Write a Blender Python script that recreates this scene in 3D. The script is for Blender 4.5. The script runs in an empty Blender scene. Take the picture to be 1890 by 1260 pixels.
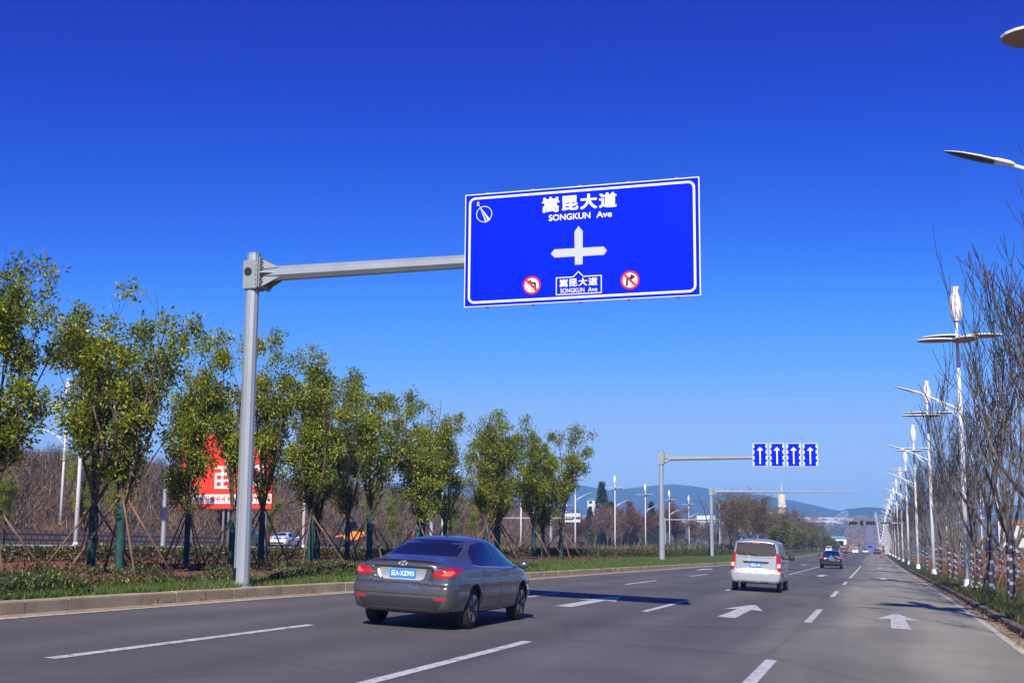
import bpy, bmesh, math, random
import numpy as np
from mathutils import Vector, Matrix
from mathutils.bvhtree import BVHTree
from mathutils.geometry import delaunay_2d_cdt, tessellate_polygon

PI = math.pi
scene = bpy.context.scene
COL = scene.collection

# ------------------------------------------------------------------ camera
F_PX, CX, CY, YAW, PIT, ROL = 2227.8, 945.0, 700.0, 0.29004, 0.13955, 0.00785
cyw, syw = math.cos(YAW), math.sin(YAW)
fw = Vector((-syw*math.cos(PIT), cyw*math.cos(PIT), math.sin(PIT)))
rt = Vector((cyw, syw, 0)); up = rt.cross(fw)
r2 = math.cos(ROL)*rt + math.sin(ROL)*up
u2 = -math.sin(ROL)*rt + math.cos(ROL)*up
cam_d = bpy.data.cameras.new('camera'); cam = bpy.data.objects.new('camera', cam_d); COL.objects.link(cam)
M = Matrix((r2, u2, -fw)).transposed().to_4x4()
cam.matrix_world = M
cam_d.sensor_width = 36; cam_d.lens = F_PX/1890*36
cam_d.shift_y = (CY-630)/1890
cam_d.clip_start = 0.1; cam_d.clip_end = 20000
scene.camera = cam

# ------------------------------------------------------------------ light
SUN_EL, SUN_AZ = math.radians(36), math.radians(10)
sdir = Vector((-math.sin(SUN_AZ)*math.cos(SUN_EL), math.cos(SUN_AZ)*math.cos(SUN_EL), -math.sin(SUN_EL)))
sun_d = bpy.data.lights.new('sun', 'SUN'); sun_d.energy = 5.0; sun_d.angle = math.radians(0.5); sun_d.color = (1.0, 0.93, 0.82)
sun = bpy.data.objects.new('sun', sun_d); COL.objects.link(sun)
sun.rotation_euler = sdir.to_track_quat('-Z', 'Y').to_euler()

world = bpy.data.worlds.new('World'); scene.world = world; world.use_nodes = True
wn, wl = world.node_tree.nodes, world.node_tree.links
wn.clear()
sky = wn.new('ShaderNodeTexSky'); sky.sky_type = 'NISHITA'; sky.sun_disc = False
sky.sun_elevation = SUN_EL; sky.sun_rotation = PI - SUN_AZ
sky.altitude = 2000; sky.air_density = 1.0; sky.dust_density = 0.15; sky.ozone_density = 4.0
# the deep polarised blue of the photograph: the sky's own colours run through one tone curve per channel
sc0 = wn.new('ShaderNodeVectorMath'); sc0.operation = 'SCALE'; sc0.inputs['Scale'].default_value = 0.05
cur = wn.new('ShaderNodeRGBCurve')
SKY = [[(0, 0), (.047, .0), (.068, .002), (.1225, .084), (.2, .33), (.30, .46), (.6, .6), (1, .9)],
       [(0, 0), (.088, .018), (.126, .070), (.219, .34), (.33, .56), (.43, .66), (.7, .72), (1, .9)],
       [(0, 0), (.178, .44), (.243, .68), (.375, 1.0), (.48, 1.0), (.6, .98), (.8, .98), (1, 1)]]
for ch, ptl in enumerate(SKY):
    cv = cur.mapping.curves[ch]
    for i, (px, py) in enumerate(ptl):
        if i == 0: cv.points[0].location = (px, py)
        elif i == len(ptl)-1: cv.points[-1].location = (px, py)
        else: cv.points.new(px, py)
cur.mapping.update()
sc1 = wn.new('ShaderNodeVectorMath'); sc1.operation = 'SCALE'; sc1.inputs['Scale'].default_value = 8.7
bg = wn.new('ShaderNodeBackground'); bg.inputs['Strength'].default_value = 0.1
wo = wn.new('ShaderNodeOutputWorld')
wl.new(sky.outputs[0], sc0.inputs[0]); wl.new(sc0.outputs[0], cur.inputs['Color']); wl.new(cur.outputs[0], sc1.inputs[0])
wl.new(sc1.outputs[0], bg.inputs[0]); wl.new(bg.outputs[0], wo.inputs[0])
scene.view_settings.view_transform = 'Standard'; scene.view_settings.look = 'None'
scene.view_settings.exposure = 0.35; scene.view_settings.gamma = 1.0
scene.cycles.max_bounces = 6; scene.cycles.transparent_max_bounces = 8
scene.cycles.volume_bounces = 0

# ------------------------------------------------------------------ materials
def new_mat(name):
    m = bpy.data.materials.new(name); m.use_nodes = True
    nt = m.node_tree; return m, nt, nt.nodes, nt.links, nt.nodes['Principled BSDF']
def mat(name, c, rough=0.6, metal=0.0, var=0.0, vscale=3.0, bump=0.0, bscale=20.0, coat=0.0, emit=None, spec=0.5, c2=None, stretch=None):
    m, nt, N, L, P = new_mat(name)
    P.inputs['Roughness'].default_value = rough; P.inputs['Metallic'].default_value = metal
    P.inputs['Coat Weight'].default_value = coat; P.inputs['Coat Roughness'].default_value = 0.05
    P.inputs['Specular IOR Level'].default_value = spec
    P.inputs['Base Color'].default_value = (*c, 1)
    if var or c2 or bump:
        tc = N.new('ShaderNodeTexCoord'); src = tc.outputs['Object']
        if stretch:
            mp = N.new('ShaderNodeMapping'); mp.inputs['Scale'].default_value = stretch; L.new(src, mp.inputs[0]); src = mp.outputs[0]
    if var or c2:
        nz = N.new('ShaderNodeTexNoise'); nz.inputs['Scale'].default_value = vscale; nz.inputs['Detail'].default_value = 6
        L.new(src, nz.inputs[0])
        rp = N.new('ShaderNodeValToRGB'); rp.color_ramp.elements[0].position = 0.35; rp.color_ramp.elements[1].position = 0.65
        ca = c2 if c2 else tuple(x*(1-var) for x in c); cb = c if c2 else tuple(min(1, x*(1+var)) for x in c)
        rp.color_ramp.elements[0].color = (*ca, 1); rp.color_ramp.elements[1].color = (*cb, 1)
        L.new(nz.outputs[0], rp.inputs[0]); L.new(rp.outputs[0], P.inputs['Base Color'])
    if bump:
        n2 = N.new('ShaderNodeTexNoise'); n2.inputs['Scale'].default_value = bscale; n2.inputs['Detail'].default_value = 5
        L.new(src, n2.inputs[0])
        b = N.new('ShaderNodeBump'); b.inputs['Strength'].default_value = bump; b.inputs['Distance'].default_value = 0.02
        L.new(n2.outputs[0], b.inputs['Height']); L.new(b.outputs[0], P.inputs['Normal'])
    if emit: P.inputs['Emission Color'].default_value = (*c, 1); P.inputs['Emission Strength'].default_value = emit
    return m

def asphalt(name, c, tint2):
    m, nt, N, L, P = new_mat(name)
    P.inputs['Roughness'].default_value = 0.75
    tc = N.new('ShaderNodeTexCoord')
    mp = N.new('ShaderNodeMapping'); mp.inputs['Scale'].default_value = (1.2, 0.12, 1); L.new(tc.outputs['Object'], mp.inputs[0])
    big = N.new('ShaderNodeTexNoise'); big.inputs['Scale'].default_value = 0.6; big.inputs['Detail'].default_value = 7; L.new(mp.outputs[0], big.inputs[0])
    fine = N.new('ShaderNodeTexNoise'); fine.inputs['Scale'].default_value = 90; fine.inputs['Detail'].default_value = 3; L.new(tc.outputs['Object'], fine.inputs[0])
    patch = N.new('ShaderNodeTexNoise'); patch.inputs['Scale'].default_value = 0.35; patch.inputs['Detail'].default_value = 4; L.new(tc.outputs['Object'], patch.inputs[0])
    # the lane next to the verge is dustier and browner than the others
    sep = N.new('ShaderNodeSeparateXYZ'); L.new(tc.outputs['Object'], sep.inputs[0])
    ad = N.new('ShaderNodeMath'); ad.operation = 'MULTIPLY_ADD'; L.new(big.outputs[0], ad.inputs[0]); ad.inputs[1].default_value = 3.0; L.new(sep.outputs[0], ad.inputs[2])
    mr = N.new('ShaderNodeMapRange'); mr.inputs[1].default_value = -0.6; mr.inputs[2].default_value = 1.8; L.new(ad.outputs[0], mr.inputs[0])
    mx = N.new('ShaderNodeMix'); mx.data_type = 'RGBA'; L.new(mr.outputs[0], mx.inputs[0])
    mx.inputs[6].default_value = (*c, 1); mx.inputs[7].default_value = (*tint2, 1)
    v = N.new('ShaderNodeMath'); v.operation = 'ADD'; L.new(big.outputs[0], v.inputs[0]); L.new(patch.outputs[0], v.inputs[1])
    v2 = N.new('ShaderNodeMapRange'); v2.inputs[1].default_value = 0.7; v2.inputs[2].default_value = 1.3; v2.inputs[3].default_value = 0.78; v2.inputs[4].default_value = 1.22; L.new(v.outputs[0], v2.inputs[0])
    v3 = N.new('ShaderNodeMapRange'); v3.inputs[1].default_value = 0.3; v3.inputs[2].default_value = 0.7; v3.inputs[3].default_value = 0.8; v3.inputs[4].default_value = 1.2; L.new(fine.outputs[0], v3.inputs[0])
    m1 = N.new('ShaderNodeMath'); m1.operation = 'MULTIPLY'; L.new(v2.outputs[0], m1.inputs[0]); L.new(v3.outputs[0], m1.inputs[1])
    # worn wheel paths, two per lane
    wp = N.new('ShaderNodeMath'); wp.operation = 'MULTIPLY_ADD'; wp.inputs[1].default_value = 2*PI*2/3.36; wp.inputs[2].default_value = 2.53; L.new(sep.outputs[0], wp.inputs[0])
    cs = N.new('ShaderNodeMath'); cs.operation = 'COSINE'; L.new(wp.outputs[0], cs.inputs[0])
    wr = N.new('ShaderNodeMapRange'); wr.inputs[1].default_value = -1; wr.inputs[3].default_value = 0.91; wr.inputs[4].default_value = 1.07; L.new(cs.outputs[0], wr.inputs[0])
    m2 = N.new('ShaderNodeMath'); m2.operation = 'MULTIPLY'; L.new(m1.outputs[0], m2.inputs[0]); L.new(wr.outputs[0], m2.inputs[1])
    # thin sealed cracks
    vo = N.new('ShaderNodeTexVoronoi'); vo.feature = 'DISTANCE_TO_EDGE'; vo.inputs['Scale'].default_value = 0.16
    wob = N.new('ShaderNodeMix'); wob.data_type = 'RGBA'; wob.inputs[0].default_value = 0.25; L.new(tc.outputs['Object'], wob.inputs[6]); L.new(fine.outputs[1], wob.inputs[7])
    L.new(wob.outputs[2], vo.inputs['Vector'])
    ck = N.new('ShaderNodeMapRange'); ck.inputs[1].default_value = 0.0; ck.inputs[2].default_value = 0.004; ck.inputs[3].default_value = 0.62; ck.inputs[4].default_value = 1; L.new(vo.outputs['Distance'], ck.inputs[0])
    m3 = N.new('ShaderNodeMath'); m3.operation = 'MULTIPLY'; L.new(m2.outputs[0], m3.inputs[0]); L.new(ck.outputs[0], m3.inputs[1])
    hs = N.new('ShaderNodeHueSaturation'); L.new(mx.outputs[2], hs.inputs['Color']); L.new(m3.outputs[0], hs.inputs['Value'])
    L.new(hs.outputs[0], P.inputs['Base Color'])
    b = N.new('ShaderNodeBump'); b.inputs['Strength'].default_value = 0.35; b.inputs['Distance'].default_value = 0.01
    L.new(fine.outputs[0], b.inputs['Height']); L.new(b.outputs[0], P.inputs['Normal'])
    return m

def road_paint(name, c, wear=0.5):
    m, nt, N, L, P = new_mat(name)
    P.inputs['Roughness'].default_value = 0.6
    tc = N.new('ShaderNodeTexCoord')
    nz = N.new('ShaderNodeTexNoise'); nz.inputs['Scale'].default_value = 9; nz.inputs['Detail'].default_value = 8; nz.inputs['Roughness'].default_value = 0.7; L.new(tc.outputs['Object'], nz.inputs[0])
    rp = N.new('ShaderNodeValToRGB'); rp.color_ramp.elements[0].position = 0.28+0.08*wear; rp.color_ramp.elements[1].position = 0.44+0.1*wear
    rp.color_ramp.elements[0].color = (0.16, 0.15, 0.14, 1); rp.color_ramp.elements[1].color = (*c, 1)
    L.new(nz.outputs[0], rp.inputs[0]); L.new(rp.outputs[0], P.inputs['Base Color'])
    return m

def leaf_mat(name, c, tr=0.35, rough=0.42):
    m, nt, N, L, P = new_mat(name)
    P.inputs['Base Color'].default_value = (*c, 1); P.inputs['Roughness'].default_value = rough
    t = N.new('ShaderNodeBsdfTranslucent'); t.inputs[0].default_value = (min(1, c[0]*1.6), min(1, c[1]*1.6), c[2], 1)
    mx = N.new('ShaderNodeMixShader'); mx.inputs[0].default_value = tr
    L.new(P.outputs[0], mx.inputs[1]); L.new(t.outputs[0], mx.inputs[2]); L.new(mx.outputs[0], N['Material Output'].inputs[0])
    return m

def ground_mat():
    # red soil and dry scrub, with grass along the kerbs
    m, nt, N, L, P = new_mat('earth')
    P.inputs['Roughness'].default_value = 0.95; P.inputs['Specular IOR Level'].default_value = 0.2
    tc = N.new('ShaderNodeTexCoord'); sep = N.new('ShaderNodeSeparateXYZ'); L.new(tc.outputs['Object'], sep.inputs[0])
    n1 = N.new('ShaderNodeTexNoise'); n1.inputs['Scale'].default_value = 0.9; n1.inputs['Detail'].default_value = 8; L.new(tc.outputs['Object'], n1.inputs[0])
    n2 = N.new('ShaderNodeTexNoise'); n2.inputs['Scale'].default_value = 14; n2.inputs['Detail'].default_value = 5; L.new(tc.outputs['Object'], n2.inputs[0])
    nf = N.new('ShaderNodeTexNoise'); nf.inputs['Scale'].default_value = 0.012; nf.inputs['Detail'].default_value = 9; L.new(tc.outputs['Object'], nf.inputs[0])
    def ramp(src, a, b, ca, cb):
        r = N.new('ShaderNodeValToRGB'); r.color_ramp.elements[0].position = a; r.color_ramp.elements[1].position = b
        r.color_ramp.elements[0].color = (*ca, 1); r.color_ramp.elements[1].color = (*cb, 1); L.new(src, r.inputs[0]); return r.outputs[0]
    def mix(f, a, b):
        x = N.new('ShaderNodeMix'); x.data_type = 'RGBA'; L.new(f, x.inputs[0]); L.new(a, x.inputs[6]); L.new(b, x.inputs[7]); return x.outputs[2]
    def mr(src, a, b):
        x = N.new('ShaderNodeMapRange'); x.inputs[1].default_value = a; x.inputs[2].default_value = b; L.new(src, x.inputs[0]); return x.outputs[0]
    def mth(op, a, b):
        x = N.new('ShaderNodeMath'); x.operation = op
        for i, q in enumerate((a, b)):
            if hasattr(q, 'links'): L.new(q, x.inputs[i])
            else: x.inputs[i].default_value = q
        return x.outputs[0]
    soil = ramp(n2.outputs[0], 0.35, 0.7, (0.14, 0.05, 0.024), (0.38, 0.165, 0.085))
    grass = ramp(n2.outputs[0], 0.3, 0.7, (0.035, 0.06, 0.012), (0.12, 0.19, 0.035))
    scrub = ramp(n1.outputs[0], 0.3, 0.7, (0.09, 0.05, 0.03), (0.2, 0.13, 0.075))
    farc = ramp(nf.outputs[0], 0.38, 0.62, (0.03, 0.042, 0.03), (0.13, 0.11, 0.07))
    xn = mth('ADD', sep.outputs[0], mth('MULTIPLY', n1.outputs[0], 1.6))
    # x > -12.8 : grass by the left kerb (wider further on)
    yfac = mr(sep.outputs[1], 24, 45)
    edge = mth('ADD', xn, mth('MULTIPLY', yfac, 5.0))
    f_l = mr(edge, -11.5, -10.9)
    near = mix(f_l, soil, grass)
    f_r = mr(xn, 5.0, 7.0)                       # right: grass near the kerb, red soil further out
    near = mix(f_r, near, soil)
    f_far = mr(sep.outputs[0], -26, -24)
    col = mix(f_far, scrub, near)
    f_d = mr(sep.outputs[1], 250, 480)
    col = mix(f_d, col, farc)
    L.new(col, P.inputs['Base Color'])
    b = N.new('ShaderNodeBump'); b.inputs['Strength'].default_value = 0.8; b.inputs['Distance'].default_value = 0.05
    L.new(n2.outputs[0], b.inputs['Height']); L.new(b.outputs[0], P.inputs['Normal'])
    return m

MT = {}
MT['asphalt'] = asphalt('asphalt', (0.108, 0.103, 0.096), (0.28, 0.265, 0.205))
MT['asphalt_pale'] = mat('pale_asphalt', (0.2, 0.19, 0.19), 0.85, var=0.12, vscale=0.8, bump=0.2, bscale=40)
MT['far_asphalt'] = mat('far_asphalt', (0.26, 0.22, 0.21), 0.9, c2=(0.14, 0.12, 0.12), vscale=0.03, stretch=(1, 3, 1))
MT['line'] = road_paint('road_paint', (0.62, 0.61, 0.6), 0.75)
MT['line_dirty'] = road_paint('dusty_road_paint', (0.62, 0.55, 0.43), 0.7)
MT['kerb'] = mat('kerb_concrete', (0.47, 0.385, 0.235), 0.85, c2=(0.33, 0.27, 0.16), vscale=1.6, bump=0.4, bscale=30)
MT['kerb_shaded'] = mat('shaded_kerb', (0.25, 0.19, 0.14), 0.9, c2=(0.14, 0.10, 0.08), vscale=1.6, bump=0.5, bscale=25)  # dark brown is the shade on its road face, put into the colour
MT['gutter'] = mat('gutter_dust', (0.4, 0.31, 0.2), 0.95, c2=(0.27, 0.2, 0.14), vscale=2.2, bump=0.3)
MT['earth'] = ground_mat()
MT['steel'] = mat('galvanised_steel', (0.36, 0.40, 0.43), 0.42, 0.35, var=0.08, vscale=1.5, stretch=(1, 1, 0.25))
MT['steel_dark'] = mat('darker_bracket_steel', (0.3, 0.33, 0.35), 0.5, 0.3, var=0.08)  # slightly darker, rougher steel for brackets, rails and clamps
MT['bolt'] = mat('bolt', (0.09, 0.10, 0.11), 0.5, 0.7)
MT['white_pole'] = mat('white_pole_paint', (0.78, 0.79, 0.8), 0.35, coat=0.2, var=0.03, vscale=2)
MT['sign_blue'] = mat('sign_blue', (0.0, 0.016, 0.72), 0.6, spec=0.05, var=0.05, vscale=0.8)
MT['sign_white'] = mat('sign_white', (0.82, 0.83, 0.85), 0.5, spec=0.2)
MT['sign_grey'] = mat('sign_arrow_white', (0.50, 0.52, 0.55), 0.55, spec=0.2)
MT['sign_red'] = mat('sign_red', (0.62, 0.02, 0.02), 0.5, spec=0.2)
MT['black'] = mat('black', (0.012, 0.012, 0.014), 0.5)
MT['sign_back'] = mat('sign_back', (0.6, 0.66, 0.7), 0.5, 0.2)
MT['bark'] = mat('bark', (0.14, 0.10, 0.075), 0.9, c2=(0.06, 0.04, 0.03), vscale=8, bump=0.8, bscale=30, stretch=(1, 1, 0.3))
MT['bark_grey'] = mat('grey_bark', (0.165, 0.14, 0.115), 0.9, c2=(0.08, 0.065, 0.05), vscale=6, bump=0.6, bscale=30, stretch=(1, 1, 0.3))
MT['twig'] = mat('twig', (0.075, 0.055, 0.045), 0.9, c2=(0.035, 0.025, 0.024), vscale=4)
MT['wrap_green'] = mat('green_trunk_wrap', (0.012, 0.085, 0.075), 0.75, c2=(0.008, 0.03, 0.03), vscale=5, bump=0.5, bscale=12)
MT['wood'] = mat('pine_pole', (0.26, 0.16, 0.105), 0.85, c2=(0.11, 0.06, 0.045), vscale=4, stretch=(1, 1, 0.5))
MT['wood_red'] = mat('red_pole', (0.24, 0.11, 0.065), 0.85, c2=(0.15, 0.06, 0.035), vscale=4, stretch=(1, 1, 0.5))
MT['leaf_a'] = leaf_mat('leaf_mid', (0.20, 0.235, 0.025), 0.4)
MT['leaf_b'] = leaf_mat('leaf_dark', (0.08, 0.135, 0.02), 0.4)
MT['leaf_c'] = leaf_mat('leaf_yellow', (0.46, 0.47, 0.06), 0.42)
MT['leaf_r'] = leaf_mat('leaf_rust', (0.22, 0.09, 0.02))
MT['hedge_a'] = leaf_mat('hedge_leaf', (0.06, 0.075, 0.016), 0.2)
MT['hedge_b'] = leaf_mat('hedge_leaf_dark', (0.035, 0.032, 0.016), 0.2)
MT['grass_a'] = leaf_mat('grass_blade', (0.11, 0.19, 0.03), 0.3, 0.6)
MT['grass_b'] = leaf_mat('grass_blade_dark', (0.05, 0.10, 0.02), 0.3, 0.6)
MT['grass_dry'] = leaf_mat('dry_grass', (0.24, 0.17, 0.075), 0.3, 0.7)
MT['brown_twig'] = mat('brown_twigs', (0.16, 0.095, 0.06), 0.9)
MT['tan_twig'] = mat('tan_twigs', (0.26, 0.18, 0.115), 0.9)
MT['dark_twig'] = mat('dark_twigs', (0.07, 0.05, 0.04), 0.9)
MT['rust_leaf'] = leaf_mat('rust_foliage', (0.24, 0.085, 0.025), 0.3)
MT['conifer'] = leaf_mat('conifer_foliage', (0.022, 0.045, 0.018), 0.15)
MT['willow'] = leaf_mat('willow_foliage', (0.16, 0.18, 0.05), 0.3)
MT['haze_green'] = mat('hazed_hill_cover', (0.03, 0.06, 0.065), 0.95, c2=(0.02, 0.035, 0.04), vscale=0.006)  # blue-green base puts some of the distance haze into the colour
MT['hill_town'] = mat('town_wall', (0.55, 0.42, 0.34), 0.9, c2=(0.5, 0.5, 0.5), vscale=0.02)
MT['red_board'] = mat('red_board', (0.78, 0.04, 0.015), 0.55)
MT['white_board'] = mat('white_board', (0.75, 0.75, 0.74), 0.6)
MT['glass'] = mat('car_glass', (0.008, 0.009, 0.012), 0.04, 0.0, spec=0.9)
MT['glass_lit'] = mat('van_rear_glass', (0.06, 0.045, 0.03), 0.05, spec=1.0)  # brown base puts the light seen through the cabin into the colour
MT['tyre'] = mat('tyre', (0.018, 0.018, 0.02), 0.85)
MT['rim'] = mat('alloy_rim', (0.32, 0.33, 0.35), 0.35, 0.8)
MT['trim'] = mat('black_trim', (0.022, 0.022, 0.025), 0.5)
MT['under'] = mat('underbody', (0.01, 0.01, 0.01), 0.95)
MT['lens_red'] = mat('red_lens', (0.42, 0.010, 0.010), 0.15, coat=0.8)
MT['lens_red_hi'] = mat('bright_red_lens', (0.85, 0.12, 0.07), 0.2, coat=0.6)
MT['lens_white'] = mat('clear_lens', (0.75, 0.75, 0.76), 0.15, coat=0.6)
MT['chrome'] = mat('chrome', (0.6, 0.6, 0.62), 0.4, 0.7)
MT['plate_blue'] = mat('plate_blue', (0.02, 0.22, 0.75), 0.5)
MT['plate_white'] = mat('plate_white', (0.8, 0.85, 0.9), 0.5)
def paint(name, c, metal=0.55, rough=0.32): return mat(name, c, rough, metal, coat=0.7)
MT['paint_grey'] = paint('grey_car_paint', (0.135, 0.135, 0.152), 0.62, 0.27)
MT['paint_silver'] = paint('silver_car_paint', (0.47, 0.50, 0.54), 0.5, 0.34)
MT['paint_black'] = paint('black_car_paint', (0.010, 0.009, 0.012), 0.1, 0.2)
MT['paint_white'] = paint('white_car_paint', (0.75, 0.76, 0.78), 0.0, 0.3)
MT['paint_green'] = paint('green_car_paint', (0.02, 0.25, 0.06), 0.0, 0.3)
MT['paint_red'] = paint('dark_red_car_paint', (0.16, 0.02, 0.02), 0.1, 0.3)
MT['orange'] = mat('orange_machine_paint', (0.75, 0.24, 0.02), 0.45)
MT['building'] = mat('building_wall', (0.62, 0.6, 0.58), 0.9)
MT['roof_red'] = mat('roof_red', (0.38, 0.10, 0.06), 0.8)
MT['roof_blue'] = mat('roof_blue', (0.12, 0.3, 0.45), 0.6)
MT['tower'] = mat('tower_cream', (0.62, 0.55, 0.33), 0.8)
MT['solar'] = mat('solar_panel_underside', (0.30, 0.22, 0.19), 0.6)
MT['solar_top'] = mat('solar_panel_cells', (0.02, 0.03, 0.08), 0.2, coat=0.5)
MT['wrap_dark'] = mat('dark_trunk_wrap', (0.055, 0.05, 0.06), 0.6)
MT['wrap_plastic'] = mat('plastic_trunk_wrap', (0.36, 0.36, 0.42), 0.3, coat=0.5)

def brick_mat():
    m, nt, N, L, P = new_mat('stone_wall'); P.inputs['Roughness'].default_value = 0.9
    tc = N.new('ShaderNodeTexCoord'); sp = N.new('ShaderNodeSeparateXYZ'); mp = N.new('ShaderNodeCombineXYZ')
    L.new(tc.outputs['Object'], sp.inputs[0]); L.new(sp.outputs[1], mp.inputs[0]); L.new(sp.outputs[2], mp.inputs[1])
    b = N.new('ShaderNodeTexBrick'); L.new(mp.outputs[0], b.inputs[0]); b.inputs['Scale'].default_value = 1.0
    b.inputs['Brick Width'].default_value = 0.7; b.inputs['Row Height'].default_value = 0.42; b.inputs['Mortar Size'].default_value = 0.07
    b.inputs['Color1'].default_value = (0.17, 0.12, 0.10, 1); b.inputs['Color2'].default_value = (0.26, 0.19, 0.165, 1); b.inputs['Mortar'].default_value = (0.05, 0.035, 0.03, 1)
    L.new(b.outputs[0], P.inputs['Base Color']); return m
MT['brick'] = brick_mat()

# ------------------------------------------------------------------ mesh helpers
class MB:
    def __init__(s): s.v = []; s.f = []; s.m = []; s.smooth = []
    def add(s, vs, fs, mi=0, sm=False):
        o = len(s.v); s.v += [tuple(p) for p in vs]
        for f in fs: s.f.append(tuple(i+o for i in f)); s.m.append(mi); s.smooth.append(sm)
        return s
    def box(s, c, d, mi=0, rz=0, bev=0, M4=None):
        x, y, z = d[0]/2, d[1]/2, d[2]/2
        vs = [Vector((a*x, b*y, e*z)) for e in (-1, 1) for b in (-1, 1) for a in (-1, 1)]
        fs = [(0, 2, 3, 1), (4, 5, 7, 6), (0, 1, 5, 4), (2, 6, 7, 3), (0, 4, 6, 2), (1, 3, 7, 5)]
        if bev:
            bm = bmesh.new(); bvs = [bm.verts.new(v) for v in vs]
            for f in fs: bm.faces.new([bvs[i] for i in f])
            bmesh.ops.bevel(bm, geom=bm.edges[:], offset=bev, segments=2, affect='EDGES')
            bm.verts.index_update(); vs = [v.co.copy() for v in bm.verts]; fs = [tuple(v.index for v in f.verts) for f in bm.faces]; bm.free()
        R = Matrix.Rotation(rz, 3, 'Z') if M4 is None else M4
        return s.add([R @ v + Vector(c) for v in vs], fs, mi)
    def tube(s, pts, rad, n=8, mi=0, cap=True, sm=True, phase=0.0):
        pts = [Vector(p) for p in pts]
        if not hasattr(rad, '__len__'): rad = [rad]*len(pts)
        vs = []; fs = []
        t0 = (pts[1]-pts[0]).normalized()
        ref = Vector((0, 0, 1)) if abs(t0.z) < 0.9 else Vector((1, 0, 0))
        u = t0.cross(ref).normalized()
        for i, p in enumerate(pts):
            t = (pts[min(i+1, len(pts)-1)]-pts[max(i-1, 0)]).normalized()
            u = (u - t*u.dot(t)).normalized(); w = t.cross(u)
            for k in range(n):
                a = 2*PI*(k+phase)/n; vs.append(p + (u*math.cos(a)+w*math.sin(a))*rad[i])
        for i in range(len(pts)-1):
            for k in range(n):
                a, b = i*n+k, i*n+(k+1) % n; fs.append((a, b, b+n, a+n))
        if cap and n > 3: fs.append(tuple(range(n-1, -1, -1))); fs.append(tuple((len(pts)-1)*n+k for k in range(n)))
        return s.add(vs, fs, mi, sm)
    def lathe(s, prof, c=(0, 0, 0), n=24, mi=0, axis='Z', sm=True, cap=True):
        vs = []; fs = []; c = Vector(c)
        for r, z in prof:
            for k in range(n):
                a = 2*PI*k/n
                q = (r*math.cos(a), r*math.sin(a), z)
                if axis == 'X': q = (q[2], q[0], q[1])
                if axis == 'Y': q = (q[0], q[2], q[1])
                vs.append(Vector(q)+c)
        for i in range(len(prof)-1):
            for k in range(n):
                a, b = i*n+k, i*n+(k+1) % n; fs.append((a, b, b+n, a+n))
        if cap and prof[0][0] > 1e-4: fs.append(tuple(range(n-1, -1, -1)))
        if cap and prof[-1][0] > 1e-4: fs.append(tuple((len(prof)-1)*n+k for k in range(n)))
        return s.add(vs, fs, mi, sm)
    def prism(s, out, y0, y1, mi=0, sm=False):
        # outline in (x, z), extruded along y
        n = len(out); vs = [(x, y0, z) for x, z in out]+[(x, y1, z) for x, z in out]
        tri = tessellate_polygon([[Vector((x, z, 0)) for x, z in out]])
        fs = [tuple(t) for t in tri]+[tuple(i+n for i in t[::-1]) for t in tri]
        fs += [(i, (i+1) % n, (i+1) % n+n, i+n) for i in range(n)]
        return s.add(vs, fs, mi, sm)
    def mesh(s, name, mats):
        me = bpy.data.meshes.new(name); me.from_pydata(s.v, [], s.f)
        for m in (mats if isinstance(mats, (list, tuple)) else [mats]): me.materials.append(MT[m] if isinstance(m, str) else m)
        me.polygons.foreach_set('material_index', s.m); me.polygons.foreach_set('use_smooth', s.smooth); me.update()
        return me
    def build(s, name, mats, parent=None, loc=(0, 0, 0), fix=True):
        me = s.mesh(name, mats)
        if fix:
            bm = bmesh.new(); bm.from_mesh(me); bmesh.ops.recalc_face_normals(bm, faces=bm.faces[:]); bm.to_mesh(me); bm.free()
        return link(name, me, parent, loc)
def link(name, me, parent=None, loc=(0, 0, 0)):
    o = bpy.data.objects.new(name, me); COL.objects.link(o); o.parent = parent; o.location = loc; return o
def tag(o, label=None, cat=None, group=None, kind=None):
    if label: o['label'] = label
    if cat: o['category'] = cat
    if group: o['group'] = group
    if kind: o['kind'] = kind
    return o
def thing(name, loc, label, cat, group=None, rz=0.0, kind=None):
    o = bpy.data.objects.new(name, None); COL.objects.link(o); o.location = loc; o.rotation_euler = (0, 0, rz); o.empty_display_size = 0.3
    return tag(o, label, cat, group, kind)
def copy_tree(o, parent=None):
    c = o.copy(); COL.objects.link(c); c.parent = parent
    for ch in [x for x in KIDS(o)]: copy_tree(ch, c)
    return c
def KIDS(o): return list(o.children)
def place(proto, first, loc, rz, label, group=None, scale=1.0):
    o = proto if first else copy_tree(proto)
    o.location = loc; o.rotation_euler = (0, 0, rz); o['label'] = label
    o.scale = (scale,)*3 if not hasattr(scale, '__len__') else scale
    if group: o['group'] = group
    return o
def npmesh(name, V, n, mats, mi=None):
    # V: (count*n, 3) loose n-gons
    V = np.asarray(V, np.float32).reshape(-1, 3); nf = len(V)//n
    me = bpy.data.meshes.new(name); me.vertices.add(len(V)); me.vertices.foreach_set('co', V.ravel())
    me.loops.add(len(V)); me.loops.foreach_set('vertex_index', np.arange(len(V), dtype=np.int32))
    me.polygons.add(nf); me.polygons.foreach_set('loop_start', np.arange(0, len(V), n, dtype=np.int32))
    try: me.polygons.foreach_set('loop_total', np.full(nf, n, dtype=np.int32))
    except Exception: pass
    for m in mats: me.materials.append(MT[m])
    if mi is not None: me.polygons.foreach_set('material_index', np.asarray(mi, np.int32))
    me.update(calc_edges=True); me.validate(); return me
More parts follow.
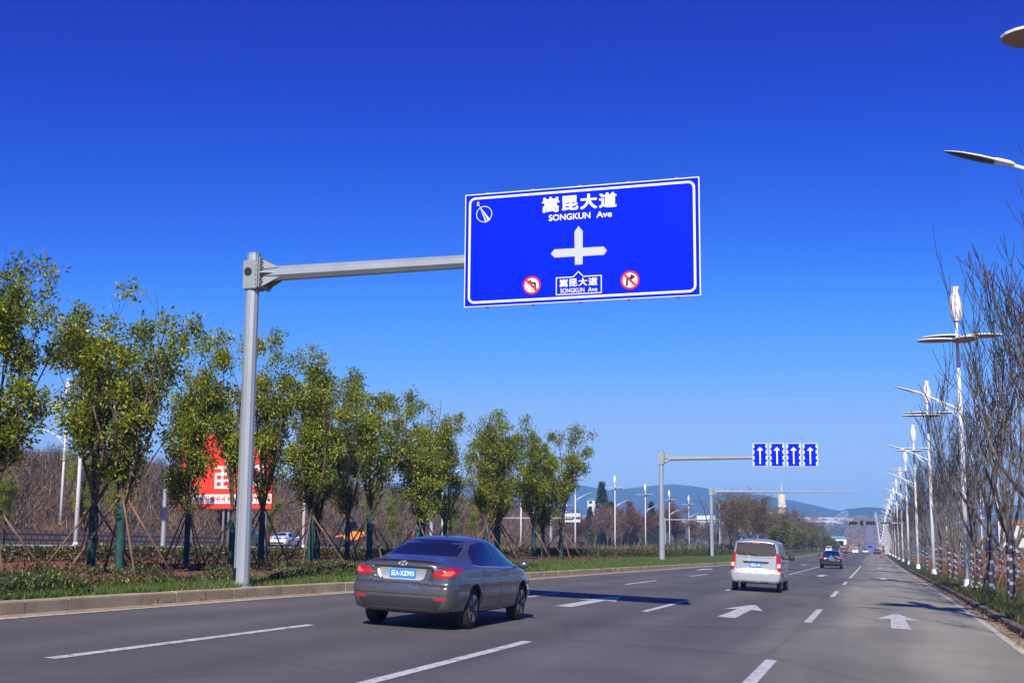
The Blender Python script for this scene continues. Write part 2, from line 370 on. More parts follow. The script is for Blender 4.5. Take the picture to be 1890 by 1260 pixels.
ORD = ['first', 'second', 'third', 'fourth', 'fifth', 'sixth', 'seventh', 'eighth', 'ninth', 'tenth', 'eleventh', 'twelfth', 'thirteenth', 'fourteenth', 'fifteenth', 'sixteenth', 'seventeenth', 'eighteenth', 'nineteenth', 'twentieth']
def ordn(i):
    if i < 20: return ORD[i]
    tens = {20: 'twent', 30: 'thirt', 40: 'fort', 50: 'fift', 60: 'sixt', 70: 'sevent', 80: 'eight'}
    k = i+1; t, u = k//10*10, k % 10
    return tens[t]+'ieth' if u == 0 else tens[t]+'y-'+ORD[u-1]

def interp(x, xs, ys): return float(np.interp(x, xs, ys))
# smooth long profile of the road
_ky = [-60, 0, 130, 230, 330, 400, 500, 620, 800, 1000, 1300, 1700, 2200, 2800, 4000, 9000]
_kz = [0, 0, 0.03, 0.40, 0.85, 0.6, -1.5, -4.5, -4, 3, 20, 40, 58, 60, 60, 60]
_kt = np.gradient(np.array(_kz, float), np.array(_ky, float)); _kt[1] = 0; _kt[0] = 0
def R(y):
    y = min(max(y, -60), 8999); i = int(np.searchsorted(_ky, y, side='right'))-1
    h = _ky[i+1]-_ky[i]; t = (y-_ky[i])/h
    return (2*t**3-3*t*t+1)*_kz[i]+(t**3-2*t*t+t)*h*_kt[i]+(-2*t**3+3*t*t)*_kz[i+1]+(t**3-t*t)*h*_kt[i+1]
HC = 1.484
def cross(y): return interp(y, [0, 50, 120, 300, 600], [0.043, 0.043, 0.034, 0.03, 0.0])
def road_z(x, y): return -HC + R(y) - cross(y)*x
def XL(y): return interp(y, [-60, 0, 20, 40, 90, 200, 500], [-11.7, -11.72, -11.82, -11.55, -11.35, -11.1, -11.1])
def XR(y): return interp(y, [-60, 20, 30, 55, 100, 500], [2.62, 2.62, 2.72, 2.85, 2.75, 2.75])
def left_z(x, y):
    zk = road_z(XL(y), y)+0.19
    zf = -0.40+R(y)
    d = [-140, -105, -95, -78, -66, -62.3, -60, -49, -43.2, -27, -21, -14.5, XL(y)-0.2]
    bank = 1.0-interp(y, [350, 600], [0, 1])
    z = [12*bank+zf, 11.5*bank+zf, 9.5*bank+zf, 4.6*bank+zf, 1.9*bank+zf, 0.35+zf, 0.38+zf, 0.36+zf, 0.14+zf, zf, zf+0.0, -0.55+R(y) if y < 500 else zf, zk]
    return interp(x, d, z)
def right_z(x, y):
    zk = road_z(XR(y), y)+0.13
    return interp(x, [XR(y)+0.2, 9, 30, 60, 200], [zk, zk-0.05, zk-0.4, zk+0.2, zk+1.5])
def terr(x, y):
    if y > 700:
        k = min(1, (y-700)/300.0); rr = math.hypot(x*0.55, y)
        far = -HC+R(rr)+k*(6*math.sin(x*0.004+1.3)*math.sin(y*0.0031)+3*math.sin(x*0.011+y*0.007))*min(1, abs(x+20)/250)
    else: far = None
    if XL(y) < x < XR(y): b = road_z(x, y)
    elif x <= XL(y): b = left_z(x, y)
    else: b = right_z(x, y)
    if far is None: return b
    t = min(1, (y-700)/300.0); return b*(1-t)+far*t

# ------------------------------------------------------------------ ground sheet
xs_l = [-4700, -3200, -2000, -1200, -700, -420, -260, -180, -140, -120, -105, -95, -86, -78, -72, -66, -64, -62.3, -60.02, -59.9, -56, -53, -49.1, -49, -46, -43.22, -43.1, -39, -35, -31, -27, -26.9, -24, -22.5, -21, -19.5, -18, -16.5, -15.5, -14.5, -13.6, -12.8]
xs_r = [3.6, 4.4, 5.4, 6.5, 8, 9.5, 12, 16, 22, 30, 42, 60, 90, 130, 190, 280, 430, 700, 1200, 2000, 3200, 4700]
ys = [-500, -300, -180, -110]+list(np.arange(-60, 10, 10))+list(np.arange(10, 90, 1.5))+list(np.arange(90, 200, 4))+list(np.arange(200, 460, 10))+list(np.arange(460, 1000, 30))+list(np.arange(1000, 2800, 80))+[2900, 3200, 3500, 3900]
rng = random.Random(5)
verts = []; ncol = None
for y in ys:
    y = float(y); xl, xr = XL(y), XR(y)
    cols = [(x, 0) for x in xs_l]+[(xl-0.12, 0), (xl-0.05, -1), (xl/2, -1), (xr+0.05, -1), (xr+0.12, 0)]+[(x, 0) for x in xs_r]
    for x, fl in cols:
        z = terr(min(x, xl-0.12) if (fl == 0 and x < 0) else x, y)
        if fl == -1: z = road_z(x, y)-0.15
        elif x in (-27, -31, -35, -39, -43.1): z -= 0.15
        elif x in (-59.9, -56, -53, -49.1): z -= 0.10
        elif -24 < x < xl-0.5 or x > xr+0.5 and x < 60: z += 0.05*math.sin(x*3.1+y*1.3)*math.sin(y*0.9-x)+0.03*rng.uniform(-1, 1)
        if y > 1000: z -= 0.5*(abs(x+20) < 45)
        verts.append((x, y, z))
    ncol = len(cols)
faces = [(j*ncol+i, j*ncol+i+1, (j+1)*ncol+i+1, (j+1)*ncol+i) for j in range(len(ys)-1) for i in range(ncol-1)]
g = MB(); g.add(verts, faces, 0, True)
tag(g.build('ground', 'earth', fix=False), 'red soil, grass and dry scrub ground', 'ground', kind='structure')

def strip(name, x0f, x1f, ysl, zf, m, nx=1, mi=0, mb=None, dz=0.0):
    b = mb or MB(); vs = []
    for y in ysl:
        a, c = x0f(y), x1f(y)
        for i in range(nx+1):
            x = a+(c-a)*i/nx; vs.append((x, y, zf(x, y)+dz))
    n = nx+1
    b.add(vs, [(j*n+i, j*n+i+1, (j+1)*n+i+1, (j+1)*n+i) for j in range(len(ysl)-1) for i in range(nx)], mi, True)
    if mb is None: return b.build(name, m, fix=False)
ysr = [float(y) for y in ys if y <= 2800]
road = strip('road', lambda y: XL(y)-0.02, lambda y: XR(y)+0.02, [y for y in ysr if y <= 430], lambda x, y: road_z(x, y), 'asphalt', nx=4)
tag(road, 'four lane grey asphalt carriageway', 'road', kind='structure')
road2 = strip('far_road', lambda y: -9.5, lambda y: 1.5, [y for y in ysr if y >= 430], lambda x, y: road_z(x, y) if y < 700 else terr(x, y), 'far_asphalt', nx=2, dz=.02)
tag(road2, 'distant pale stretch of the road climbing the slope', 'road', kind='structure')
opp = strip('opposite_road', lambda y: -43.0, lambda y: -27.0, ysr, lambda x, y: (-0.40+R(y)-HC*0 - 0.0) if y < 700 else terr(x, y), 'asphalt_pale', nx=2, dz=0.02)
tag(opp, 'opposite carriageway beyond the hedge', 'road', kind='structure')
side = strip('side_road', lambda y: -59.8, lambda y: -49.15, [y for y in ysr if y < 420], lambda x, y: left_z(x, y), 'asphalt_pale', dz=0.02)
tag(side, 'pale service road below the stone wall', 'road', kind='structure')
path = strip('path', lambda y: 9.4, lambda y: 13.4, [y for y in ysr if y < 420], lambda x, y: right_z(x, y), 'asphalt_pale', dz=0.06)
tag(path, 'pale path behind the right hand trees', 'path', kind='structure')

# kerbs: blocks with joints
def kerb(name, xf, side, h, w, ranges, zf, m, label):
    b = MB(); r = random.Random(3)
    for y0, y1, L in ranges:
        y = y0
        while y < y1:
            ya, yb = y+0.011, y+L-0.011; prof = None; vs = []
            jx, jz = r.uniform(-0.006, 0.006), r.uniform(-0.004, 0.004)
            for yy in (ya, yb):
                x = xf(yy)+jx; z = zf(x, yy)+jz; s = side
                for px, pz in ((0, -0.2), (0, h-0.03), (s*0.01, h-0.01), (s*0.03, h), (s*(w-0.01), h), (s*w, h-0.01), (s*w, -0.2)): vs.append((x+px, yy, z+pz))
            n = 7; fs = [(i, (i+1) % n, (i+1) % n+n, i+n) for i in range(n)]+[tuple(range(n)), tuple(range(2*n-1, n-1, -1))]
            b.add(vs, fs); y += L
    tag(b.build(name, m), label, 'kerb', kind='structure')
kerb('kerb_median', XL, -1, 0.2, 0.16, [(8, 130, 1.0), (130, 600, 10)], road_z, 'kerb', 'tan concrete kerb along the median')
kerb('kerb_verge', XR, 1, 0.15, 0.16, [(14, 130, 0.8), (130, 600, 10)], road_z, 'kerb_shaded', 'kerb along the right verge, darkened brown for its shade')
kerb('kerb_far', lambda y: -43.0, -1, 0.17, 0.18, [(20, 130, 2.0), (130, 600, 10)], lambda x, y: -0.40+R(y), 'kerb', 'far kerb of the opposite carriageway')
kerb('kerb_service', lambda y: -49.0, -1, 0.12, 0.15, [(20, 130, 2.0), (130, 400, 10)], lambda x, y: left_z(x, y)-0.02, 'white_board', 'white edge kerb of the service road')

# ------------------------------------------------------------------ road markings
mk = MB(); md = MB(); gut = MB()
X4, LW, Y0 = -1.353, 3.361, 10.68
def rect(b, xc, w, y0, y1, mi=0, dz=0.006):
    n = max(1, int((y1-y0)/3)); yl = [y0+(y1-y0)*i/n for i in range(n+1)]
    strip(None, lambda y: xc-w/2, lambda y: xc+w/2, yl, road_z, None, mb=b, dz=dz)
for ln in range(3):
    xc = X4-LW*ln
    for n in range(-2, 4):
        if ln == 2 and n == 3: pass
        rect(mk, xc, 0.15, Y0+15*n, Y0+15*n+6)
    if ln < 2: rect(mk, xc, 0.15, 70.5, 128)
    else:
        for n in range(4, 8): rect(mk, xc, 0.15, Y0+15*n, Y0+15*n+6)
    for n in range(10, 30): rect(mk, xc, 0.15, Y0+15*n, Y0+15*n+6)
tag(mk.build('lane_markings', 'line', fix=False), 'white dashed and solid lane lines', 'road marking', kind='structure')
for y0, y1 in ((0, 150), (165, 430)):
    n = int((y1-y0)/3); yl = [y0+(y1-y0)*i/n for i in range(n+1)]
    strip(None, lambda y: XL(y)+0.30, lambda y: XL(y)+0.45, yl, road_z, None, mb=md, dz=0.007)
    strip(None, lambda y: XR(y)-0.45, lambda y: XR(y)-0.30, yl, road_z, None, mb=md, dz=0.007)
tag(md.build('edge_lines', 'line_dirty', fix=False), 'dusty pale edge lines beside the kerbs', 'road marking', kind='structure')
yl = [float(v) for v in np.arange(0, 140, 2)]
strip(None, lambda y: XL(y)-0.01, lambda y: XL(y)+0.26+0.04*math.sin(y), yl, road_z, None, mb=gut, dz=0.004)
strip(None, lambda y: XR(y)-0.28+0.05*math.sin(y*1.7), lambda y: XR(y)+0.01, yl, road_z, None, mb=gut, dz=0.004)
tag(gut.build('gutter', 'gutter', fix=False), 'dusty gutter along the kerbs', 'road', kind='structure')
def arrow(xc, y0, y1=None):
    b = MB(); s = 6.1 if y1 is None else y1-y0
    pts = [(-0.19, 0), (0.19, 0), (0.16, .60*s), (0.46, .54*s), (0.05, s), (-0.05, s), (-0.46, .54*s), (-0.16, .60*s)]
    vs = [(xc+px, y0+py, road_z(xc+px, y0+py)+0.006) for px, py in pts]
    b.add(vs, [(0, 1, 2, 7), (2, 3, 4), (7, 5, 6), (7, 2, 4, 5)])
    return b
ACX = [0.46, -2.98, -6.45, -9.8]; lane_nm = ['right hand', 'second', 'third', 'left hand']
ym = {25.6: 'nearest', 70.5: 'middle', 116: 'farthest'}
for y0, nm in ym.items():
    for k, xc in enumerate(ACX):
        if y0 < 30 and k == 3: continue
        o = arrow(xc, y0).build('lane_arrow', 'line', fix=False)
        tag(o, '%s straight ahead arrow painted in the %s lane' % (nm, lane_nm[k]), 'road marking', 'white arrows painted in the lanes')

# ------------------------------------------------------------------ text helper
def text_outline(body, bold=0.0):
    c = bpy.data.curves.new('t', 'FONT'); c.body = body; c.offset = bold; c.resolution_u = 4
    o = bpy.data.objects.new('t', c); COL.objects.link(o)
    bpy.context.view_layer.update()
    me = bpy.data.meshes.new_from_object(o.evaluated_get(bpy.context.evaluated_depsgraph_get()))
    V = np.array([v.co[:2] for v in me.vertices]); Fc = [tuple(p.vertices) for p in me.polygons]
    bpy.data.objects.remove(o); bpy.data.curves.remove(c); bpy.data.meshes.remove(me)
    return V, Fc
def text_fit(b, body, x0, x1, z0, z1, y, mi=0, bold=0.02):
    V, Fc = text_outline(body, bold); mn, mx = V.min(0), V.max(0); P = (V-mn)/(mx-mn)
    vs = [(x0+(x1-x0)*p[0], y, z0+(z1-z0)*p[1]) for p in P]
    b.add(vs, [f[::-1] for f in Fc], mi)
def ring(b, cx, cz, r0, r1, y, mi, n=48):
    vs = []; fs = []
    for k in range(n):
        a = 2*PI*k/n; vs += [(cx+r0*math.cos(a), y, cz+r0*math.sin(a)), (cx+r1*math.cos(a), y, cz+r1*math.sin(a))]
    for k in range(n): a, c = 2*k, 2*((k+1) % n); fs.append((a, c, c+1, a+1))
    b.add(vs, fs, mi)
def disc(b, cx, cz, r, y, mi, n=48): b.add([(cx+r*math.cos(2*PI*k/n), y, cz+r*math.sin(2*PI*k/n)) for k in range(n)], [tuple(range(n))], mi)
def poly(b, pts, y, mi):
    tri = tessellate_polygon([[Vector((x, z, 0)) for x, z in pts]]); b.add([(x, y, z) for x, z in pts], [tuple(t) for t in tri], mi)
def pline(b, pts, w, y, mi, closed=True):
    n = len(pts); vs = []; 
    P = [Vector(p) for p in pts]
    for i in range(n):
        a = P[i-1] if (closed or i > 0) else P[i]; c = P[(i+1) % n] if (closed or i < n-1) else P[i]
        d1 = (P[i]-a); d2 = (c-P[i]); d1 = d1.normalized() if d1.length > 0 else d2.normalized(); d2 = d2.normalized() if d2.length > 0 else d1
        n1 = Vector((-d1.y, d1.x)); n2 = Vector((-d2.y, d2.x)); mvec = (n1+n2).normalized(); k = w/2/max(0.4, mvec.dot(n1))
        vs += [(P[i].x+mvec.x*k, y, P[i].y+mvec.y*k), (P[i].x-mvec.x*k, y, P[i].y-mvec.y*k)]
    m = n if closed else n-1
    b.add(vs, [(2*i, 2*((i+1) % n), 2*((i+1) % n)+1, 2*i+1) for i in range(m)], mi)
def rrect(x0, x1, z0, z1, r, n=6):
    out = []
    for cx, cz, a0 in ((x1-r, z1-r, 0), (x0+r, z1-r, PI/2), (x0+r, z0+r, PI), (x1-r, z0+r, 1.5*PI)):
        for k in range(n+1): a = a0+PI/2*k/n; out.append((cx+r*math.cos(a), cz+r*math.sin(a)))
    return out

# ------------------------------------------------------------------ gantries
def gantry_post(root, H, r0, r1, arm_z, arm_len, ar0, ar1, detail=True, arm_rise=0.0):
    b = MB(); n = 12 if detail else 8
    b.tube([(0, 0, -0.15), (0, 0, H)], [r0, r1], n, 0, sm=False, phase=0.5); b.tube([(0, 0, H), (0, 0, H+0.02)], [r1*1.05, r1*1.05], n, 0, sm=False, phase=0.5)
    b.build('pole', 'steel', root)
    a = MB(); a.tube([(r1*1.3+0.28, 0, arm_z), (arm_len, 0, arm_z+arm_rise)], [ar0, ar1], 8, 0, sm=False, phase=0.5)
    a.build('arm', 'steel', root)
    k = MB(); w = r1*1.0
    k.box((0.02, -0.0, arm_z-0.02), (2*r1+0.05, 2*r1+0.08, 0.60 if detail else 0.8), 0, bev=0.01)
    k.box((r1+0.085, 0, arm_z-0.0), (0.025, 0.50, 0.62), 0)
    k.box((r1+0.13, 0, arm_z-0.0), (0.025, 0.50, 0.62), 0)
    k.tube([(r1+0.14, 0, arm_z), (r1*1.3+0.30, 0, arm_z)], [ar0*1.02, ar0*1.0], 8, 0, sm=False, phase=0.5)
    for dy in (-0.16, 0.16):                       # gusset plates
        for sz in (-1, 1):
            k.add([(r1+0.14, dy, arm_z+sz*0.29), (r1+0.14, dy, arm_z+sz*0.08), (r1+0.52, dy*0.8, arm_z+sz*0.10), (r1+0.14, dy+0.012, arm_z+sz*0.29), (r1+0.14, dy+0.012, arm_z+sz*0.08), (r1+0.52, dy*0.8+0.012, arm_z+sz*0.10)],
                  [(0, 1, 2), (5, 4, 3), (0, 3, 4, 1), (1, 4, 5, 2), (2, 5, 3, 0)], 0)
    for sy in (-1, 1):
        k.add([(r1+0.14, sy*0.24, arm_z-0.01), (r1+0.14, sy*0.10, arm_z-0.01), (r1+0.5, sy*0.12, arm_z-0.01), (r1+0.14, sy*0.24, arm_z+0.01), (r1+0.14, sy*0.10, arm_z+0.01), (r1+0.5, sy*0.12, arm_z+0.01)],
              [(0, 1, 2), (5, 4, 3), (0, 3, 4, 1), (1, 4, 5, 2), (2, 5, 3, 0)], 0)
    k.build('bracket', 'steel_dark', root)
    if detail:
        for i in range(6):
            for sy in (-1, 1): q = MB(); q.lathe([(0.016, 0), (0.016, 0.05), (0.0, 0.05)], (r1+0.14, sy*0.215, arm_z-0.25+i*0.1), 6, 0, 'X', sm=False); q.build('bolt', 'bolt', root)
            q = MB(); q.lathe([(0.016, 0), (0.016, -0.035), (0.0, -0.035)], (r1+0.073, -0.215, arm_z-0.25+i*0.1), 6, 0, 'X', sm=False); q.build('bolt', 'bolt', root)
        d = MB(); d.tube([(-0.02, -(r1+0.052), arm_z+0.04), (-0.02, -(r1+0.058), arm_z+0.04)], 0.085, 16, 0, sm=False)
        d.build('cable_hole', 'black', root)
        d = MB(); d.box((-0.07, -(r0*0.97)-0.002, 0.27), (0.065, 0.03, 0.24), 0, rz=-0.25); d.build('hatch', 'black', root)
        d = MB(); d.tube([(0, 0, -0.12), (0, 0, 0.03)], 0.24, 16, 0); d.build('base_plate', 'steel_dark', root)

P1 = (-12.12, 21.85); zb1 = left_z(P1[0], P1[1])-0.02
gsn = thing('road_sign_gantry', (P1[0], P1[1], zb1), 'large blue avenue direction sign on a grey cantilever pole', 'road sign')
ARM1 = 5.56-zb1
gantry_post(gsn, 5.99-zb1, 0.165, 0.135, ARM1, 8.9, 0.155, 0.115)
SX, SZ = -7.44-P1[0], 4.60-zb1     # lower left corner of the board
SW, SH = 4.56, 2.24
b = MB(); b.box((SX+SW/2, -0.19, SZ+SH/2), (SW, 0.035, SH), 0, bev=0.006); board = b.build('board', 'sign_white', gsn)
b = MB(); yf = -0.2085
poly(b, [(SX+.018, SZ+.018), (SX+SW-.018, SZ+.018), (SX+SW-.018, SZ+SH-.018), (SX+.018, SZ+SH-.018)], yf-0.0005, 0); b.build('blue_face', 'sign_blue', board, fix=False)
def S(x, z): return (SX+x, SZ+z)
b = MB(); yf -= 0.003
pline(b, rrect(SX+.10, SX+SW-.10, SZ+.09, SZ+SH-.09, .11), .042, yf, 0); b.build('border', 'sign_white', board, fix=False)
for ch, x0, x1, z0, z1 in (('嵩', 1.557, 1.895, 1.765, 2.065), ('昆', 1.945, 2.268, 1.778, 2.062), ('大', 2.303, 2.634, 1.776, 2.072), ('道', 2.668, 3.01, 1.776, 2.07)):
    b = MB()
    for q, (ox, oz) in enumerate(((0, 0), (.009, .004), (-.009, -.004), (.006, -.007), (-.006, .007))): text_fit(b, ch, SX+x0+.008+ox, SX+x1-.008+ox, SZ+z0+.006+oz, SZ+z1-.006+oz, yf-q*.0006, bold=0.010)
    b.build('lettering', 'sign_white', board, fix=False)
b = MB(); text_fit(b, 'SONGKUN', SX+1.69, SX+2.50, SZ+1.594, SZ+1.716, yf, bold=0.02); b.build('lettering', 'sign_white', board, fix=False)
b = MB(); text_fit(b, 'Ave', SX+2.615, SX+2.915, SZ+1.594, SZ+1.714, yf, bold=0.02); b.build('lettering', 'sign_white', board, fix=False)
for ch, x0, x1, z0, z1 in (('嵩', 1.904, 2.065, .300, .445), ('昆', 2.092, 2.25, .302, .445), ('大', 2.27, 2.44, .302, .448), ('道', 2.46, 2.636, .302, .448)):
    b = MB()
    for q, (ox, oz) in enumerate(((0, 0), (.005, .002), (-.005, -.002))): text_fit(b, ch, SX+x0+.004+ox, SX+x1-.004+ox, SZ+z0+oz, SZ+z1+oz, yf-q*.0006, bold=0.006)
    b.build('lettering', 'sign_white', board, fix=False)
b = MB(); text_fit(b, 'SONGKUN', SX+1.92, SX+2.385, SZ+.183, SZ+.268, yf, bold=0.008); b.build('lettering', 'sign_white', board, fix=False)
b = MB(); text_fit(b, 'Ave', SX+2.452, SX+2.63, SZ+.183, SZ+.268, yf, bold=0.008); b.build('lettering', 'sign_white', board, fix=False)
b = MB(); text_fit(b, '北', SX+.235, SX+.30, SZ+2.00, SZ+2.085, yf, bold=0.015); b.build('lettering', 'sign_white', board, fix=False)
b = MB()
poly(b, [S(2.272, 1.46), S(2.193, 1.354), S(2.197, 1.032), S(1.801, 1.036), S(1.731, .955), S(1.806, .876), S(2.2, .876), S(2.201, .713), S(2.350, .713), S(2.351, .872), S(2.76, .870), S(2.818, .948), S(2.756, 1.029), S(2.351, 1.032), S(2.354, 1.354)], yf, 0)
b.build('crossroads_arrow', 'sign_grey', board, fix=False)
b = MB()
pline(b, [S(1.841, .481), S(2.168, .480), S(2.268, .581), S(2.364, .481), S(2.709, .480), S(2.709, .153), S(1.841, .155)], .016, yf, 0)
b.build('name_box', 'sign_white', board, fix=False)
b = MB(); ring(b, SX+.392, SZ+1.828, .148, .160, yf, 0)
poly(b, [S(.300, 1.985), S(.435, 1.672), S(.452, 1.668)], yf, 0); poly(b, [S(.300, 1.985), S(.475, 1.69), S(.510, 1.70)], yf, 0)
pline(b, [S(.300, 1.985), S(.425, 1.66), S(.510, 1.715)], .010, yf-.001, 0)
b.build('compass', 'sign_white', board, fix=False)
for (cx, cz, sgn) in ((1.358, .366, -1), (3.254, .359, 1)):
    b = MB(); x, z = SX+cx, SZ+cz; r = .178
    disc(b, x, z, r*0.80, yf, 0); ring(b, x, z, r*.78, r, yf-.001, 1)
    if sgn < 0: pline(b, [(x+.07, z-.11), (x+.065, z+.035), (x-.035, z+.055)], .042, yf-.0015, 2, closed=False); poly(b, [(x-.015, z+.12), (x-.105, z+.055), (x-.01, z-.005)], yf-.0015, 2)
    else: pline(b, [(x-.06, z-.11), (x-.055, z+.03), (x+.03, z+.05)], .042, yf-.0015, 2, closed=False); poly(b, [(x+.01, z+.125), (x+.105, z+.058), (x+.01, z-.01)], yf-.0015, 2)
    d = r*.76/math.sqrt(2); pline(b, [(x-d, z+d), (x+d, z-d)], .046, yf-.002, 1, closed=False)
    b.build('turn_ban_symbol', ['sign_white', 'sign_red', 'black'], board, fix=False)
b = MB()
for i in range(5): b.box((SX+.45+i*.92, -0.15, SZ+SH/2), (0.06, 0.05, SH+0.05), 0)
for z in (SZ+.4, SZ+SH-.4): b.box((SX+SW/2, -0.15, z), (SW-.2, 0.03, 0.05), 0)
for i in range(5): b.box((SX+.45+i*.92, -0.06, ARM1), (0.05, 0.14, 0.32), 0)
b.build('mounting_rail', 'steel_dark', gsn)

# second gantry with four lane signs
P2 = (-13.68, 81.4); zb2 = left_z(*P2)-0.05
g2 = thing('lane_sign_gantry', (P2[0], P2[1], zb2), 'grey cantilever pole carrying four blue lane arrow signs', 'road sign')
A2 = 6.17-zb2
gantry_post(g2, 6.70-zb2, 0.20, 0.15, A2, 10.3, 0.17, 0.11, detail=False, arm_rise=0.0)
for i, (x0, x1, z0, z1) in enumerate(((-7.53, -6.57, 5.53, 7.08), (-6.42, -5.48, 5.51, 7.06), (-5.34, -4.42, 5.50, 7.04), (-4.29, -3.35, 5.48, 7.02))):
    x0 -= P2[0]; x1 -= P2[0]; z0 -= zb2; z1 -= zb2; w, h = x1-x0, z1-z0
    b = MB(); b.box(((x0+x1)/2, -0.22, (z0+z1)/2), (w, 0.04, h), 0, bev=0.008)
    pnl = b.build('lane_sign_panel', 'sign_white', g2)
    b = MB(); y = -0.242; poly(b, [(x0+.03, z0+.03), (x1-.03, z0+.03), (x1-.03, z1-.03), (x0+.03, z1-.03)], y, 0); pf = b.build('blue_face', 'sign_blue', pnl, fix=False)
    b = MB(); y -= .004; cx = (x0+x1)/2
    for sx in (x0+.075, x1-.075):
        for k in range(4): zc = z0+.20+k*(h-.4)/3; poly(b, [(sx-.035, zc-.11), (sx+.035, zc-.11), (sx+.035, zc+.11), (sx-.035, zc+.11)], y, 0)
    poly(b, [(cx-.045, z0+.17), (cx+.045, z0+.17), (cx+.045, z1-.42), (cx-.045, z1-.42)], y, 0)
    pline(b, [(cx-.16, z1-.48), (cx, z1-.31), (cx+.16, z1-.48)], .09, y-.001, 0, closed=False)
    b.build('lane_arrow_symbol', 'sign_white', pnl, fix=False)
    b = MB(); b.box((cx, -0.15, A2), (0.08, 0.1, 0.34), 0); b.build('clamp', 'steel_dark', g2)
# third gantry, bare arm
P3 = (-15.5, 122.0); zb3 = left_z(*P3)-0.05
g3 = thing('bare_gantry', (P3[0], P3[1], zb3), 'grey cantilever pole with a long bare arm and nothing on it', 'gantry')
gantry_post(g3, 6.2-zb3, 0.20, 0.16, 5.88-zb3, 14.0, 0.17, 0.05, detail=False, arm_rise=-0.16)
# thin dark leaning rod near the third gantry
b = MB(); b.tube([(-15.0, 116.5, left_z(-15, 116)), (-15.1, 116.5, 2.2), (-15.5, 116.5, 4.0), (-16.15, 116.5, 5.4)], [0.06, 0.05, 0.04, 0.02], 6)
tag(b.build('curved_pole', 'trim'), 'dark curved pole leaning beside the bare gantry pole', 'pole')

def far_sign_gantry(name, x, y, arm, signs, label, zarm):
    zb = left_z(x, y); root = thing(name, (x, y, zb), label, 'road sign', 'sign gantries over the opposite carriageway')
    b = MB(); b.tube([(0, 0, -.1), (0, 0, zarm-zb+.4)], [0.22, 0.16], 8, sm=False); b.build('pole', 'steel', root)
    b = MB(); b.tube([(arm[0]-x, 0, zarm-zb), (arm[1]-x, 0, zarm-zb)], 0.12, 6, sm=False); b.build('arm', 'steel', root)
    for x0, x1, z0, z1 in signs:
        b = MB(); b.box(((x0+x1)/2-x, 0.2, (z0+z1)/2-zb), (x1-x0, 0.05, z1-z0), 0)
        for k in range(5): b.box((x0+(k+.5)*(x1-x0)/5-x, .16, (z0+z1)/2-zb), (.07, .05, z1-z0), 1)
        b.build('sign_panel', ['sign_back', 'steel_dark'], root)
far_sign_gantry('far_sign_gantry', -43.4, 165, (-50.5, -40.2), [(-41.4, -39.2, 4.55, 5.05), (-41.4, -39.2, 3.8, 4.2)], 'distant gantry with two pale sign backs beyond the last evergreen tree', 4.35)
far_sign_gantry('far_sign_gantry', -40.2, 243, (-40.2, -24.5), [(-33.8, -30.1, 5.7, 6.95)], 'distant gantry with one wide pale sign back behind the lane sign pole', 6.1)
far_sign_gantry('far_sign_gantry', -25.0, 262, (-32.0, -17.5), [(-28.6, -23.8, 6.1, 7.1), (-28.6, -23.8, 4.2, 5.5)], 'distant gantry with stacked pale sign backs left of the silver van', 5.8)
far_sign_gantry('far_sign_gantry', 34.0, 245, (15.0, 34.0), [], 'distant bare gantry arm beyond the right hand trees', 9.0)
for (x, y, h, lb) in ((-33.4, 90, 4.3, 'short grey camera pole behind the evergreens, left of the sedan roof'), (-46.6, 73, 4.6, 'short grey camera pole left of the red billboard')):
    root = thing('camera_pole', (x, y, left_z(x, y)), lb, 'pole', 'short grey poles behind the evergreens')
    b = MB(); b.tube([(0, 0, -.1), (0, 0, h)], [.17, .14], 8, sm=False); b.build('pole', 'steel', root)
    b = MB(); b.box((.2, 0, h+.1), (.6, .2, .18), 0, bev=.02); b.build('camera_housing', 'white_pole', root)

# ------------------------------------------------------------------ traffic lights on an arm
root = thing('traffic_light', (6.2, 170, right_z(6.2, 170)), 'black traffic light boxes on a cantilever arm far down the road', 'traffic light')
zt = 3.85-right_z(6.2, 170)
b = MB(); b.tube([(0, 0, -.1), (0, 0, zt+.3)], [.16, .13], 8); b.build('pole', 'steel', root)
b = MB(); b.tube([(0, 0, zt), (-9.4, 0, zt)], [.10, .07], 6); b.build('arm', 'steel', root)
for x0, x1, h in ((-3.2, -2.05, .42), (-1.75, -1.3, .62), (-.95, .25, .5), (.9, 2.3, .22)):
    b = MB(); b.box(((x0+x1)/2-6.2, -.22, zt), (x1-x0, .25, h), 0, bev=.02)
    sb = b.build('signal_box', 'trim', root)
    if h > .4:
        b = MB()
        for k in range(3):
            t = (k+.5)/3
            b.lathe([(.13, 0), (.13, -.18)], ((x0+(x1-x0)*t if h < .6 else (x0+x1)/2)-6.2, -.35, zt if h < .6 else zt-h/2+t*h), 10, 0, 'Y')
        b.build('visor', 'black', sb)

